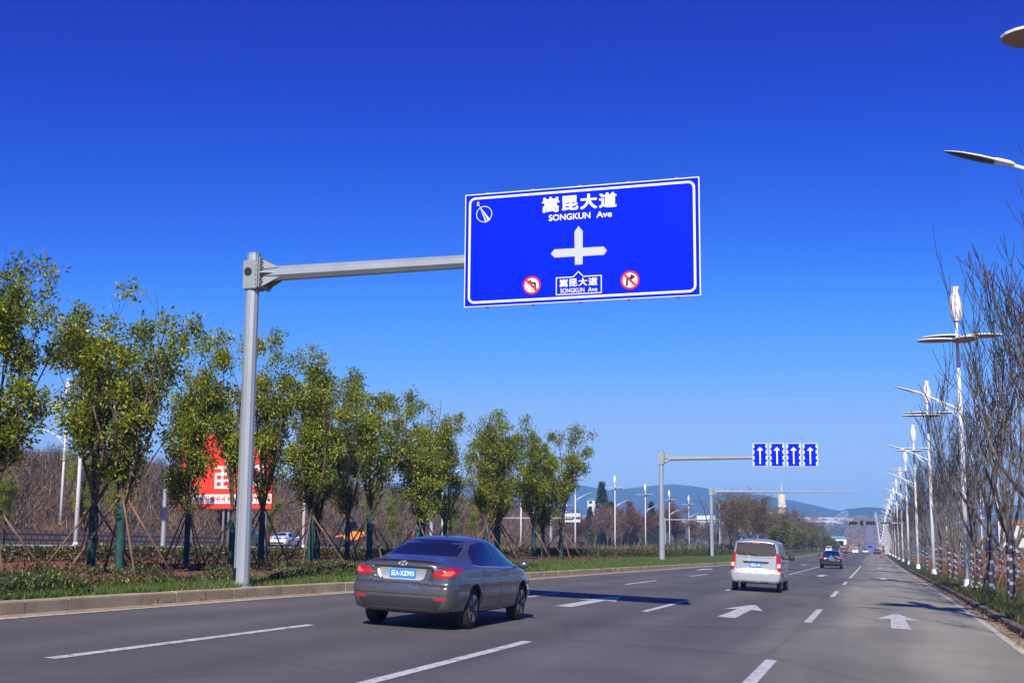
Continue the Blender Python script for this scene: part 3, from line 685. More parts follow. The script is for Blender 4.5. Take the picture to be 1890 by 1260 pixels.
# ------------------------------------------------------------------ street lamps with wind turbines
def petal(b, cx, cy, a, L, W, z, t=0.05, mi=0, tilt=0.0):
    n = 20; vs = []
    for zz in (0, t):
        for k in range(n):
            q = 2*PI*k/n; x = L/2*math.cos(q); y = W/2*math.sin(q)
            vs.append((cx+x*math.cos(a)-y*math.sin(a), cy+x*math.sin(a)+y*math.cos(a), z+zz+x*tilt))
    b.add(vs, [tuple(range(n-1, -1, -1))], mi); b.add([vs[i] for i in range(n, 2*n)], [tuple(range(n))], mi+1)
    b.add(vs, [(i, (i+1) % n, (i+1) % n+n, i+n) for i in range(n)], mi+2)
def make_lamp():
    root = thing('street_lamp', (0, 0, 0), 'x', 'street lamp')
    b = MB(); b.tube([(0, 0, -.1), (0, 0, 7.0), (0, 0, 9.3), (0, 0, 11.7)], [.14, .105, .085, .055], 14); b.build('pole', 'white_pole', root)
    b = MB(); b.lathe([(.24, -.05), (.24, .03), (.18, .05), (.155, .32), (.142, .4)], n=14)
    for k in range(4): b.box((.2*math.cos(k*PI/2+.78), .2*math.sin(k*PI/2+.78), .12), (.04, .04, .12), 0)
    b.build('base', 'white_pole', root)
    b = MB(); pts = [(-.1, 0, 7.72), (-.7, 0, 8.02), (-1.3, 0, 8.3), (-1.62, 0, 8.43)]
    b.tube(pts, [.05, .045, .04, .04], 8); b.tube([(-.1, 0, 7.35), (-.45, 0, 7.66), (-.95, 0, 8.08)], .03, 6); arm = b.build('arm', 'white_pole', root)
    # leaf shaped lamp head
    b = MB(); n = 12; vs = []; prof = [(0, .06, .04), (.08, .10, .065), (.30, .115, .07), (.36, .12, .05), (.6, .16, .045), (.9, .15, .035), (1.1, .09, .025), (1.22, .012, .01)]
    for d, w, h in prof:
        for k in range(n):
            q = 2*PI*k/n; s, c_ = math.sin(q), math.cos(q)
            vs.append((-1.55-d*.97, w*c_, 8.42+d*.30+h*(s if s > 0 else s*.55)))
    fs = [(i*n+k, i*n+(k+1) % n, (i+1)*n+(k+1) % n, (i+1)*n+k) for i in range(len(prof)-1) for k in range(n)]+[tuple(range(n))]
    b.add(vs, fs, 0, True); hd = b.build('lamp_head', 'white_pole', arm)
    b = MB(); vs = []
    for d, w, h in prof[3:]:
        for t in (-1, 0, 1): vs.append((-1.55-d*.97, w*.92*t, 8.42+d*.30-h*.62-.012*(t == 0)))
    b.add(vs, [(i*3+k, i*3+k+1, i*3+k+4, i*3+k+3) for i in range(4) for k in range(2)], 0); b.build('lens', 'trim', hd, fix=False)
    # four petal solar panels around the pole
    for k, (cx, cy, a, z) in enumerate(((-.86, -.15, .15, 10.72), (-.66, .42, -.25, 10.96), (.25, -.75, -1.4, 10.62), (1.06, .05, .1, 10.88))):
        b = MB(); petal(b, cx, cy, a, 1.72, 1.05, z); b.build('solar_panel', ['solar', 'solar_top', 'white_pole'], root, fix=False)
    b = MB()
    for a in range(4): b.tube([(0, 0, 10.68), (.5*math.cos(a*PI/2+.1), .5*math.sin(a*PI/2+.1), 10.78)], .03, 6)
    b.build('panel_bracket', 'white_pole', root)
    # vertical turbine: two twisted vase-shaped vanes
    b = MB(); prof = [(.15, 11.62), (.23, 11.75), (.30, 12.05), (.31, 12.35), (.27, 12.62), (.18, 12.8), (.155, 12.88), (.20, 13.12)]
    for s in range(3):
        vs = []; m = 9; a0 = s*2*PI/3
        for i, (r, z) in enumerate(prof):
            tw = (z-11.6)*.5
            for k in range(m):
                q = a0+tw+(k/(m-1))*1.95; rr = r*(1-.25*(k/(m-1)))
                vs.append((rr*math.cos(q), rr*math.sin(q), z))
        b.add(vs, [(i*m+k, i*m+k+1, (i+1)*m+k+1, (i+1)*m+k) for i in range(len(prof)-1) for k in range(m-1)], 0, True)
    b.tube([(0, 0, 11.5), (0, 0, 13.05)], .045, 8)
    b.lathe([(0.05, 11.55), (.17, 11.6), (.17, 11.64), (0.05, 11.66)], n=14); b.lathe([(.04, 13.05), (.16, 13.07), (.16, 13.1), (.04, 13.11)], n=14)
    tb = b.build('wind_turbine', 'white_pole', root, fix=False)
    b = MB(); sw = [(.06*math.cos(t)*(1 if t < 4 else .6)+(.02 if t > 4 else 0), .09*math.sin(t)+.02*t) for t in np.linspace(0, 8.5, 22)]
    pline(b, [(x, 12.28+z) for x, z in sw], .018, -.318, 0, closed=False); b.build('logo', 'steel', tb, fix=False)
    return root
lampP = make_lamp()
# simplified mesh for the far rows
b = MB(); b.tube([(0, 0, 0), (0, 0, 11.6)], [.10, .05], 5, 0, cap=False); b.tube([(0, 0, 11.6), (0, 0, 11.8), (0, 0, 12.4), (0, 0, 12.8), (0, 0, 13.1)], [.1, .25, .3, .16, .2], 6, 0)
b.tube([(0, 0, 7.5), (-2.7, 0, 8.8)], .05, 4, 0); b.box((0, 0, 10.75), (3.2, 1.2, .06), 1)
lamp_far_mesh = b.mesh('far_lamp', ['white_pole', 'solar'])
RLY = [22.7, 55.6]+[86.5+30.5*i for i in range(9)]
first = True
def where_r(i): return ordn(i)
for i, y in enumerate(RLY):
    x = 3.78 if i else 4.2; place(lampP, first, (x, y, right_z(x, y)-.02), 0, 'white street lamp with wind turbine on the right verge, %s from the camera' % ordn(i), 'white street lamps along the right verge'); first = False
LLY = [61.6, 91.5]+[122.5+30.2*i for i in range(7)]
for i, y in enumerate(LLY):
    x = -44.2 if y > 100 else -45.2; place(lampP, False, (x, y, left_z(x, y)), PI, 'white street lamp beyond the median hedge, %s in that row from the left' % ordn(i), 'white street lamps beyond the hedge')
for i, (x, y) in enumerate(((-67.7, 90), (-77, 309), (-77.5, 354), (-76.5, 275), (-76.5, 240), (-76.5, 205))):
    lb = ['leftmost lamp pole on the dry bank above the stone wall', 'distant lamp on the bank by the pale sign backs', 'distant lamp on the bank left of the conifers', 'far lamp on the bank behind the last evergreens', 'lamp on the bank half hidden by evergreen crowns', 'lamp on the bank hidden low behind evergreen trunks'][i]
    place(lampP, False, (x, y, left_z(x, y)-.4 if i == 0 else left_z(x, y)-4.2), PI*.5 if i == 2 else 0, lb, 'white lamps up on the bank')
for i, (x, y) in enumerate(((20.6, 224), (19.9, 250), (19.2, 300), (19.0, 350))):
    lb = ['distant white lamp seen between the wrapped trunks, farthest right', 'distant white lamp just right of the nearest full lamp pole', 'faint distant lamp right of the verge trees', 'faintest distant lamp past the verge trees'][i]
    place(lampP, False, (x, y, right_z(x, y)), PI, lb, 'distant lamps right of the verge')
k = 0
for y in list(np.arange(361, 2300, 30.5)):
    y = float(y)
    for x, rz, nm in ((3.8, 0, 'right verge'), (-43.5, PI, 'far side')):
        if x == 3.8 or y > 330:
            o = link('far_street_lamp', lamp_far_mesh, None, (x, y, terr(x, y)+(.0 if x > 0 else 0))); o.rotation_euler = (0, 0, rz)
            tag(o, 'tiny white street lamp in the distant double row on the rising road', 'street lamp', 'tiny lamps along the distant rising road')

# ------------------------------------------------------------------ vegetation generators
def unit(v): return v/np.linalg.norm(v, axis=-1, keepdims=True)
def leaves(centers, dirs, per, L, W, seed, spread=0.16, droop=0.3):
    # rosettes of folded leaves; returns triangles (two per leaf) and leaf ids
    rg = np.random.default_rng(seed); n = len(centers)*per
    c = np.repeat(centers, per, 0); d = np.repeat(dirs, per, 0)
    out = unit(rg.normal(size=(n, 3))*0.9+d*0.5); c = c+out*rg.uniform(0.15, 1, (n, 1))*spread
    a = unit(out+rg.normal(size=(n, 3))*0.35+np.array([0, 0, -droop])); s = unit(np.cross(a, rg.normal(size=(n, 3))*.7+np.array([.1, -.7, 1.3])))
    nn = np.cross(s, a); Ls = L*rg.uniform(.7, 1.25, (n, 1)); Ws = W*rg.uniform(.7, 1.2, (n, 1))
    p0 = c; p1 = c+a*Ls; q = c+a*Ls*.48; fold = nn*Ws*.25
    T = np.stack([p0, q+s*Ws/2+fold, p1, p0, p1, q-s*Ws/2+fold], 1)  # n,6,3
    return T.reshape(-1, 3), n
def branchy(rnd, H, r0, fork_z, n_limb, spread, levels, curve_up=0.35, length=1.0, seglen=0.35, wobble=0.12, taper=0.75, kids=(4, 6), klen=0.55, b=None, mats=(0, 1), lean=(0, 0), klow=.25, rmin=.004):
    b = b or MB(); tips = []
    def grow(p, d, L, r, lv):
        n = max(3, int(L/seglen)); pts = [p.copy()]; rad = [r]; q = p.copy(); dd = d.copy()
        for i in range(n):
            dd = (dd+Vector((rnd.uniform(-1, 1), rnd.uniform(-1, 1), rnd.uniform(-.6, .6)))*wobble+Vector((0, 0, curve_up*.12))).normalized()
            q = q+dd*(L/n); pts.append(q.copy()); rad.append(max(rmin, r*(1-taper*(i+1)/n)))
        b.tube(pts, rad, 6 if lv == 0 else (4 if lv == 1 else 3), mats[0] if lv < 2 else mats[1], cap=False)
        if lv >= levels: tips.append((pts[-1], dd)); tips.append((pts[len(pts)//2], dd)); return
        k = rnd.randint(*kids)
        for j in range(k):
            t = rnd.uniform(klow, .97); i = min(len(pts)-2, int(t*(len(pts)-1)))
            ax = Vector((rnd.uniform(-1, 1), rnd.uniform(-1, 1), rnd.uniform(-.2, .7))).normalized()
            nd = (dd*.9+ax*.75).normalized(); grow(pts[i], nd, L*klen*rnd.uniform(.7, 1.2), rad[i]*.62, lv+1)
        tips.append((pts[-1], dd))
    # trunk
    tp = [Vector((lean[0]*t, lean[1]*t, -0.15+t*(fork_z+.15))) for t in np.linspace(0, 1, 6)]
    b.tube(tp, [r0*1.1, r0, r0*.97, r0*.94, r0*.92, r0*.88], 10, mats[0], cap=False)
    for j in range(n_limb):
        a = 2*PI*(j+rnd.uniform(-.3, .3))/n_limb; e = rnd.uniform(*spread)
        z = fork_z*(1-rnd.uniform(0, .16)) if j else fork_z
        d = Vector((math.cos(a)*math.sin(e), math.sin(a)*math.sin(e), math.cos(e)))
        if j == 0: d = Vector((rnd.uniform(-.1, .1), rnd.uniform(-.1, .1), 1)).normalized()
        grow(Vector((lean[0]*z/fork_z, lean[1]*z/fork_z, z)), d, (H-fork_z)*length*rnd.uniform(.72, 1.0)*(1.0 if j else 1.08), r0*.55, 0)
    return b, tips

def stakes(root, rnd, h=1.9, r=.022, out=1.15, n=4, m='wood'):
    for k in range(n):
        a = 2*PI*(k+.2*rnd.uniform(-1, 1))/n+.6; b = MB()
        o = out*rnd.uniform(.85, 1.1); e = .06
        b.tube([(o*math.cos(a), o*math.sin(a), -.1), (-e*math.cos(a), -e*math.sin(a), h*rnd.uniform(.95, 1.15))], [r*1.15, r*.9], 6)
        b.build('support_pole', m, root)
def make_evergreen(seed, H=5.35):
    rnd = random.Random(seed); H = 5.35+rnd.uniform(-.45, .35); root = thing('evergreen_tree', (0, 0, 0), 'x', 'tree')
    b, tips = branchy(rnd, H, .072, 1.42, rnd.randint(5, 8), (.12, rnd.uniform(.42, .62)), 2, curve_up=.8, wobble=.12, kids=(4, 5), klen=.40, seglen=.28, klow=.06)
    b.build('trunk', ['bark', 'twig'], root, fix=False)
    C = np.array([t[0][:] for t in tips]); D = np.array([t[1][:] for t in tips])
    keep = (np.hypot(C[:, 0], C[:, 1]) < 1.75) & (C[:, 2] > 1.5); C, D = C[keep], D[keep]
    rg = np.random.default_rng(seed)
    idx = rg.permutation(len(C))[:int(98+16*((seed*7) % 3))]; C, D = C[idx], D[idx]; nn = len(C)
    k = rg.integers(55, 115, nn); C = np.repeat(C, k, 0); D = np.repeat(D, k, 0)
    C = C+rg.normal(size=C.shape)*np.array([.092, .092, .085])
    T, n = leaves(C, D, 1, .102, .055, seed, spread=.16, droop=.25)
    clump = np.repeat(rg.random(nn), k); lf = rg.random(n)*.6+clump*.4
    mi = np.where(lf < .31, 1, np.where(lf < .62, 0, np.where(lf < .965, 2, 3))); mi = np.where((mi == 2) & (rg.random(n) < .45), 0, mi)
    me = npmesh('crown', T, 3, ['leaf_a', 'leaf_b', 'leaf_c', 'leaf_r'], np.repeat(mi, 2))
    link('crown', me, root)
    b = MB(); pr = [(.09+.007*math.sin(i*2.1+seed), -.05+i*.15) for i in range(10)]; b.lathe(pr, n=12); b.build('trunk_wrap', 'wrap_green', root)
    stakes(root, rnd, 1.45)
    return root
EVG = [make_evergreen(11+i) for i in range(7)]
EVpos = [(-14.75, 17.7, 1.0), (-14.42, 21.07, 1.06), (-16.18, 22.62, 1.05), (-15.88, 25.91, 1.0), (-15.19, 26.84, .98), (-16.45, 30.7, 1.13), (-15.23, 31.3, 1.04), (-16.6, 34.6, 1.02),
         (-17.3, 38.4, 1.08), (-18.11, 42.19, 1.3), (-17.0, 44.3, 1.05), (-18.0, 47.5, 1.2), (-18.1, 50.5, 1.12), (-17.1, 53.4, 1.14), (-17.4, 55.9, 1.16), (-18.0, 58.1, 1.24), (-16.81, 60.5, 1.18), (-16.9, 62.6, 1.15), (-16.45, 64.8, 1.24)]
used = set(); rr = random.Random(77)
for i, (x, y, s) in enumerate(EVpos):
    v = i % 7; o = place(EVG[v], v not in used, (x, y, left_z(x, y)), rr.uniform(0, 6.28), 'evergreen tree with green wrapped trunk on the median, %s from the left' % ordn(i), 'staked evergreen trees on the median', (s*rr.uniform(.92, 1.06)*(.78 if i in (3, 4, 5) else 1), s*rr.uniform(.92, 1.06)*(.78 if i in (3, 4, 5) else 1), s)); used.add(v)
# unwrapped evergreens on the far verge
def copy_no_wrap(src):
    r = src.copy(); COL.objects.link(r)
    for ch in src.children:
        if ch.name.split('.')[0] == 'trunk_wrap': continue
        c = ch.copy(); COL.objects.link(c); c.parent = r
    return r
back = [(-45.0, 48), (-45.6, 53.5), (-46.5, 57), (-45.2, 62.5), (-46.8, 68), (-45.2, 74), (-46.0, 80), (-45.4, 86), (-46.6, 97), (-45.2, 105), (-46.2, 113), (-45.1, 128), (-46.0, 138)]
for i, (x, y) in enumerate(back):
    o = copy_no_wrap(EVG[(i*2+1) % 7]); s = rr.uniform(.8, 1.0); o.location = (x, y, left_z(x, y)); o.rotation_euler = (0, 0, rr.uniform(0, 6)); o.scale = (s*.9, s*.9, s)
    o['label'] = 'smaller evergreen without a wrap on the far verge, %s from the left' % ordn(i); o['group'] = 'evergreen trees on the far verge'

# bare trees on the right verge
def make_bare(seed, H=9.2):
    rnd = random.Random(seed); root = thing('bare_tree', (0, 0, 0), 'x', 'tree'); lean = (rnd.uniform(-.25, .1), 0)
    b, tips = branchy(rnd, H, .15, 2.5, 5, (.28, .80), 3, curve_up=1.25, wobble=.20, kids=(3, 4), klen=.55, seglen=.30, taper=.8, rmin=.014, lean=lean)
    b.build('trunk', ['bark_grey', 'twig'], root, fix=False)
    # spiral trunk wrap
    b = MB(); n = 12; pts = []
    zs = [-.05+i*.11 for i in range(22)]; vs = []
    for i, z in enumerate(zs):
        for k in range(n):
            a = 2*PI*k/n; r = .178-.008*z/2.3+.006*math.sin(i*1.7+k); vs.append((r*math.cos(a)+lean[0]*max(z, 0)/2.5, r*math.sin(a), z))
    for i in range(len(zs)-1):
        for k in range(n):
            q = (i*1.0+k/n*4+rnd.uniform(-.3, .3)) % 4
            b.add([vs[i*n+k], vs[i*n+(k+1) % n], vs[(i+1)*n+(k+1) % n], vs[(i+1)*n+k]], [(0, 1, 2, 3)], 1 if q < 1.0 else 0, True)
    b.build('trunk_wrap', ['wrap_dark', 'wrap_plastic'], root, fix=False)
    b = MB(); b.lathe([(.165, 1.66), (.20, 1.67), (.20, 1.72), (.165, 1.73)], (lean[0]*.67, 0, 0), n=12); b.build('strap', 'trim', root)
    stakes(root, rnd, 1.75, .034, 1.1, 3, 'wood_red')
    return root
BARE = [make_bare(101+i) for i in range(4)]
used = set(); ty = [6.5, 11.5, 17.0, 22.5, 27.5, 32.5, 38.0, 44.0, 49.0, 55.2]+[62+8.2*i for i in range(30)]
for i, y in enumerate(ty):
    v = i % 4; x = 4.35+rr.uniform(-.25, .25)+(.9 if y < 30 else 0); s = rr.uniform(.88, 1.05)*(1 if y < 50 else .82)*(.84 if y < 30 else 1)
    place(BARE[v], v not in used, (x, y, right_z(x, y)), rr.uniform(0, 6.28), 'leafless staked tree on the right verge, %s from the camera' % ordn(i), 'leafless trees along the right verge', (s*.80, s*.80, s*.98)); used.add(v)
for i in range(9):
    y = 34+i*13; x = 7.6+rr.uniform(-.4, .4)
    place(BARE[i % 4], False, (x, y, right_z(x, y)), rr.uniform(0, 6.28), 'leafless tree in the back row of the right verge, %s from the camera' % ordn(i), 'leafless trees in the back row of the right verge', rr.uniform(.7, .9))

# ------------------------------------------------------------------ grass, ground plants, hedge, scrub
def blades(name, pts, h, w, mats, seed, lean=.35, kind='stuff', label=None, cat=None, probs=None, zf=None):
    rg = np.random.default_rng(seed); n = len(pts); P = np.zeros((n, 3)); P[:, :2] = pts; P[:, 2] = [zf(a, c) for a, c in pts]
    hh = h*rg.uniform(.5, 1.3, (n, 1)); a = rg.uniform(0, 2*PI, n); s = np.stack([np.cos(a), np.sin(a), 0*a], 1)*w/2
    t = P+np.concatenate([rg.normal(size=(n, 2))*lean*hh, hh], 1)
    T = np.stack([P-s, P+s, t], 1).reshape(-1, 3)
    me = npmesh(name, T, 3, mats, rg.choice(len(mats), n, p=probs)); o = link(name, me); return tag(o, label, cat, kind=kind)
rg = np.random.default_rng(9)
n = 52000; Y = 10+(rg.random(n)**1.6)*78; width = np.interp(Y, [10, 17, 22, 30, 45, 90], [.5, .7, 1.2, 1.6, 3.6, 4.2])
X = np.array([XL(y) for y in Y])-.17-width*rg.random(n)**1.0
blades('median_grass', np.stack([X, Y], 1), .11, .02, ['grass_a', 'grass_b', 'grass_dry'], 1, label='green grass strip along the median kerb', cat='grass', probs=[.6, .32, .08], zf=left_z)
n = 26000; Y = 15+(rg.random(n)**1.7)*70; X = np.array([XR(y) for y in Y])+.17+2.8*rg.random(n)**1.3
blades('verge_grass', np.stack([X, Y], 1), .16, .022, ['grass_b', 'grass_dry', 'hedge_a'], 2, label='rough green and brown grass on the right verge', cat='grass', probs=[.45, .2, .35], zf=right_z)
def plantlets(name, centers, r, per, L, W, mats, seed, label, cat, probs, kind='stuff'):
    T, n = leaves(np.array(centers), np.tile([[0, 0, 1.]], (len(centers), 1)), per, L, W, seed, spread=r, droop=-.2)
    rg = np.random.default_rng(seed); me = npmesh(name, T, 3, mats, np.repeat(rg.choice(len(mats), n, p=probs), 2)); return tag(link(name, me), label, cat, kind=kind)
cs = []
for _ in range(3600):
    y = 11+(rg.random()**1.5)*36; x = -12.4-rg.random()*2.9
    if math.sin(x*2.3+1.5*math.sin(y*.8))*math.sin(y*1.1+x) > .25: continue
    cs.append((x, y, left_z(x, y)+.04+.06*rg.random()))
for _ in range(900): y = 11+rg.random()*6; x = -12.1-rg.random()*1.1; cs.append((x, y, left_z(x, y)+.05+.1*rg.random()))
plantlets('ground_cover', cs, .10, 10, .07, .035, ['grass_b', 'hedge_b', 'leaf_c', 'hedge_a'], 5, 'low leafy ground cover between kerb and tree row', 'ground cover', [.38, .32, .03, .27])
cs = []
for _ in range(1500):
    y = 20+rg.random()*60; x = 5+rg.random()*4; cs.append((x, y, right_z(x, y)+.05+.1*rg.random()))
plantlets('dry_weeds', cs, .14, 9, .10, .04, ['hedge_b', 'grass_dry', 'leaf_r', 'hedge_a'], 6, 'dry brown weeds under the right hand trees', 'weeds', [.35, .3, .15, .2])
cs = []
for _ in range(2600):
    y = 15+(rg.random()**1.2)*60; x = -13-rg.random()*7.5; cs.append((x, y, left_z(x, y)+.055))
plantlets('leaf_litter', cs, .16, 5, .06, .04, ['brown_twig', 'leaf_r', 'dark_twig', 'hedge_b'], 8, 'dry fallen leaves on the red soil under the evergreens', 'fallen leaves', [.3, .25, .25, .2])
cs = []
for _ in range(420):
    y = 18+(rg.random()**1.4)*60; x = (XR(y)-.02-.34*rg.random()**2) if rg.random() < .7 else (XL(y)+.02+.25*rg.random()**2); cs.append((x, y, road_z(x, y)+.02))
plantlets('gutter_litter', cs, .05, 3, .06, .035, ['grass_dry', 'brown_twig', 'leaf_r'], 12, 'dry leaves and grit gathered in the gutters', 'litter', [.45, .35, .2])
# hedge: front one beyond the trees
def hedge(name, pts, w, h, dens, seed, label):
    rg = np.random.default_rng(seed); cs = []
    for (x0, y0), (x1, y1) in zip(pts[:-1], pts[1:]):
        L = math.hypot(x1-x0, y1-y0); m = int(L*dens)
        for _ in range(m):
            t = rg.random(); x = x0+(x1-x0)*t+rg.uniform(-w/2, w/2); y = y0+(y1-y0)*t
            top = h*(1+.12*math.sin(y*1.1)+.08*math.sin(y*3.7)); z = left_z(x, y)+top*(1-rg.random()**2.0*.95)
            cs.append((x, y, z))
    T, n = leaves(np.array(cs), np.tile([[0, 0, 1.]], (len(cs), 1)), 12, .09, .05, seed, spread=.15, droop=-.1)
    z = np.repeat(np.array(cs)[:, 2], 12)
    me = npmesh(name, T, 3, ['hedge_a', 'hedge_b', 'leaf_c'], np.repeat(rg.choice(3, n, p=[.50, .46, .04]), 2)); return tag(link(name, me), label, 'hedge')
hedge('hedge', [(-20.6, 16), (-20.6, 40), (-20.4, 66)], 1.5, .27, 75, 21, 'dark clipped hedge behind the evergreen trunks on the median')
hedge('hedge', [(-18.2, 66), (-17.5, 90), (-17.4, 150)], 2.4, .42, 70, 22, 'clipped hedge running behind the grey gantry poles')
# scrub on the bank
def scrub(name, n, xr, yr, zf, hr, w, mats, probs, seed, label, cat='shrubs', ybias=1.0, lean=.25):
    rg = np.random.default_rng(seed); y = yr[0]+(yr[1]-yr[0])*rg.random(n)**ybias; x = rg.uniform(*xr, n) if not callable(xr) else xr(y, rg)
    nv = np.sin(x*.33+2*np.sin(y*.17))*np.sin(y*.23+1.3*np.sin(x*.21))+.6*np.sin(x*.9+y*.6)
    P = np.stack([x, y, [zf(a, c) for a, c in zip(x, y)]], 1); hh = rg.uniform(*hr, (n, 1))*(1+.35*nv[:, None]); ww = w*np.clip(y/90, .7, 3)[:, None]
    a = rg.uniform(0, 2*PI, n); s = np.stack([np.cos(a), np.sin(a), 0*a], 1)*ww/2
    t = P+np.concatenate([rg.normal(size=(n, 2))*lean*hh, hh], 1)
    T = np.stack([P-s, P+s, t], 1).reshape(-1, 3); cp = np.cumsum(probs); q = np.clip((rg.random(n)*.75+(np.clip(nv, -1.3, 1.3)+1.3)/2.6*.25*1.0)*1.0, 0, .999)
    q = np.where(rg.random(n) < .6, np.clip((nv+1.4)/2.8+rg.normal(size=n)*.10, 0, .999), rg.random(n)); me = npmesh(name, T, 3, mats, np.searchsorted(cp, q*cp[-1]).clip(0, len(mats)-1)); return tag(link(name, me), label, cat, kind='stuff')
scrub('bank_scrub', 60000, (-118, -62.5), (40, 420), left_z, (.7, 2.6), .09, ['tan_twig', 'brown_twig', 'dark_twig', 'hedge_b'], [.2, .36, .28, .16], 31, 'dry brown shrubs covering the bank beyond the road', ybias=1.35, lean=.55)
cs = []
for _ in range(4200):
    y = 38+(rg.random()**1.3)*330; x = -63-rg.random()*52; k = .35+.9*max(0, math.sin(x*.4+2*math.sin(y*.15))*math.sin(y*.31))
    cs.append((x, y, left_z(x, y)+k*rg.random()*2.2))
plantlets('bank_bushes', cs, 1.0, 26, .34, .13, ['dark_twig', 'brown_twig', 'hedge_b', 'rust_leaf'], 35, 'dark leafy bushes scattered over the dry bank', 'bushes', [.35, .33, .24, .08])
scrub('far_scrub', 16000, (-26.5, -21.8), (60, 420), left_z, (.4, 1.2), .08, ['brown_twig', 'tan_twig', 'hedge_a', 'hedge_b'], [.3, .15, .3, .25], 32, 'mixed low shrubs at the back of the median', ybias=1.2)
scrub('right_scrub', 42000, (14, 95), (28, 330), right_z, (.7, 2.2), .09, ['brown_twig', 'tan_twig', 'rust_leaf', 'dark_twig'], [.42, .2, .13, .25], 33, 'rust brown dry shrubs beyond the right hand path', ybias=1.2)

# stone retaining wall below the bank
b = MB(); yy = list(np.arange(35, 330, 5.0)); 
for a, c in zip(yy[:-1], yy[1:]):
    z0, z1 = left_z(-62.2, a), left_z(-62.2, c); h = 1.25
    b.add([(-61.9, a, z0-.3), (-61.9, c, z1-.3), (-62.1, c, z1+h), (-62.1, a, z0+h), (-62.6, a, z0-.3), (-62.6, c, z1-.3), (-62.6, c, z1+h), (-62.6, a, z0+h)], [(0, 1, 2, 3), (5, 4, 7, 6), (3, 2, 6, 7)])
tag(b.build('retaining_wall', 'brick'), 'low dark stone block wall at the foot of the dry bank', 'wall')

# red billboard
root = thing('billboard', (-45.2, 76, left_z(-50, 76)), 'red billboard with white lettering half hidden by evergreens', 'billboard')
zb = left_z(-50, 76); x0, x1, z0, z1 = -47.2+45.2, -40.0+45.2, 2.66-zb, 7.95-zb
b = MB(); b.box(((x0+x1)/2, 0, (z0+z1)/2), (x1-x0, .25, z1-z0), 0); pb = b.build('panel', 'red_board', root)
b = MB(); y = -.13
poly(b, [(x0, z0+.35), (x1, z0+.35), (x1, z0+1.0), (x0, z0+1.0)], y, 0)
for (cx, cz, w, h) in ((x0+1.2, z1-1.5, .9, 1.1), (x0+3.3, z1-3.1, 1.2, 1.4), (x0+4.9, z1-1.6, .9, 1.1), (x0+6.2, z1-3.0, .9, 1.3)):
    for k in range(4): zz = cz-h/2+h*k/3; poly(b, [(cx-w/2, zz-.09), (cx+w/2, zz-.09), (cx+w/2, zz+.09), (cx-w/2, zz+.09)], y, 0)
    poly(b, [(cx-.1, cz-h/2), (cx+.1, cz-h/2), (cx+.1, cz+h/2), (cx-.1, cz+h/2)], y-.002, 0); poly(b, [(cx-w/2, cz-h/2), (cx-w/2+.16, cz-h/2), (cx-w/2+.16, cz+h*.2), (cx-w/2, cz+h*.2)], y-.004, 0)
for k in range(16):
    xx = x0+.3+k*.44
    poly(b, [(xx, z0+.5), (xx+.08, z0+.5), (xx+.08, z0+.85), (xx, z0+.85)], y-.006, 1); poly(b, [(xx-.08, z0+.64), (xx+.22, z0+.64), (xx+.22, z0+.70), (xx-.08, z0+.70)], y-.008, 1); poly(b, [(xx+.15, z0+.46), (xx+.22, z0+.46), (xx+.22, z0+.9), (xx+.15, z0+.9)], y-.010, 1)
b.build('lettering', ['white_board', 'red_board'], pb, fix=False)
for xx in (x0+.8, (x0+x1)/2-.3, (x0+x1)/2+.1, x1-.6):
    b = MB(); b.tube([(xx, .25, -.2), (xx, .25, z1-.2)], .09, 8); b.build('leg', 'steel', root)

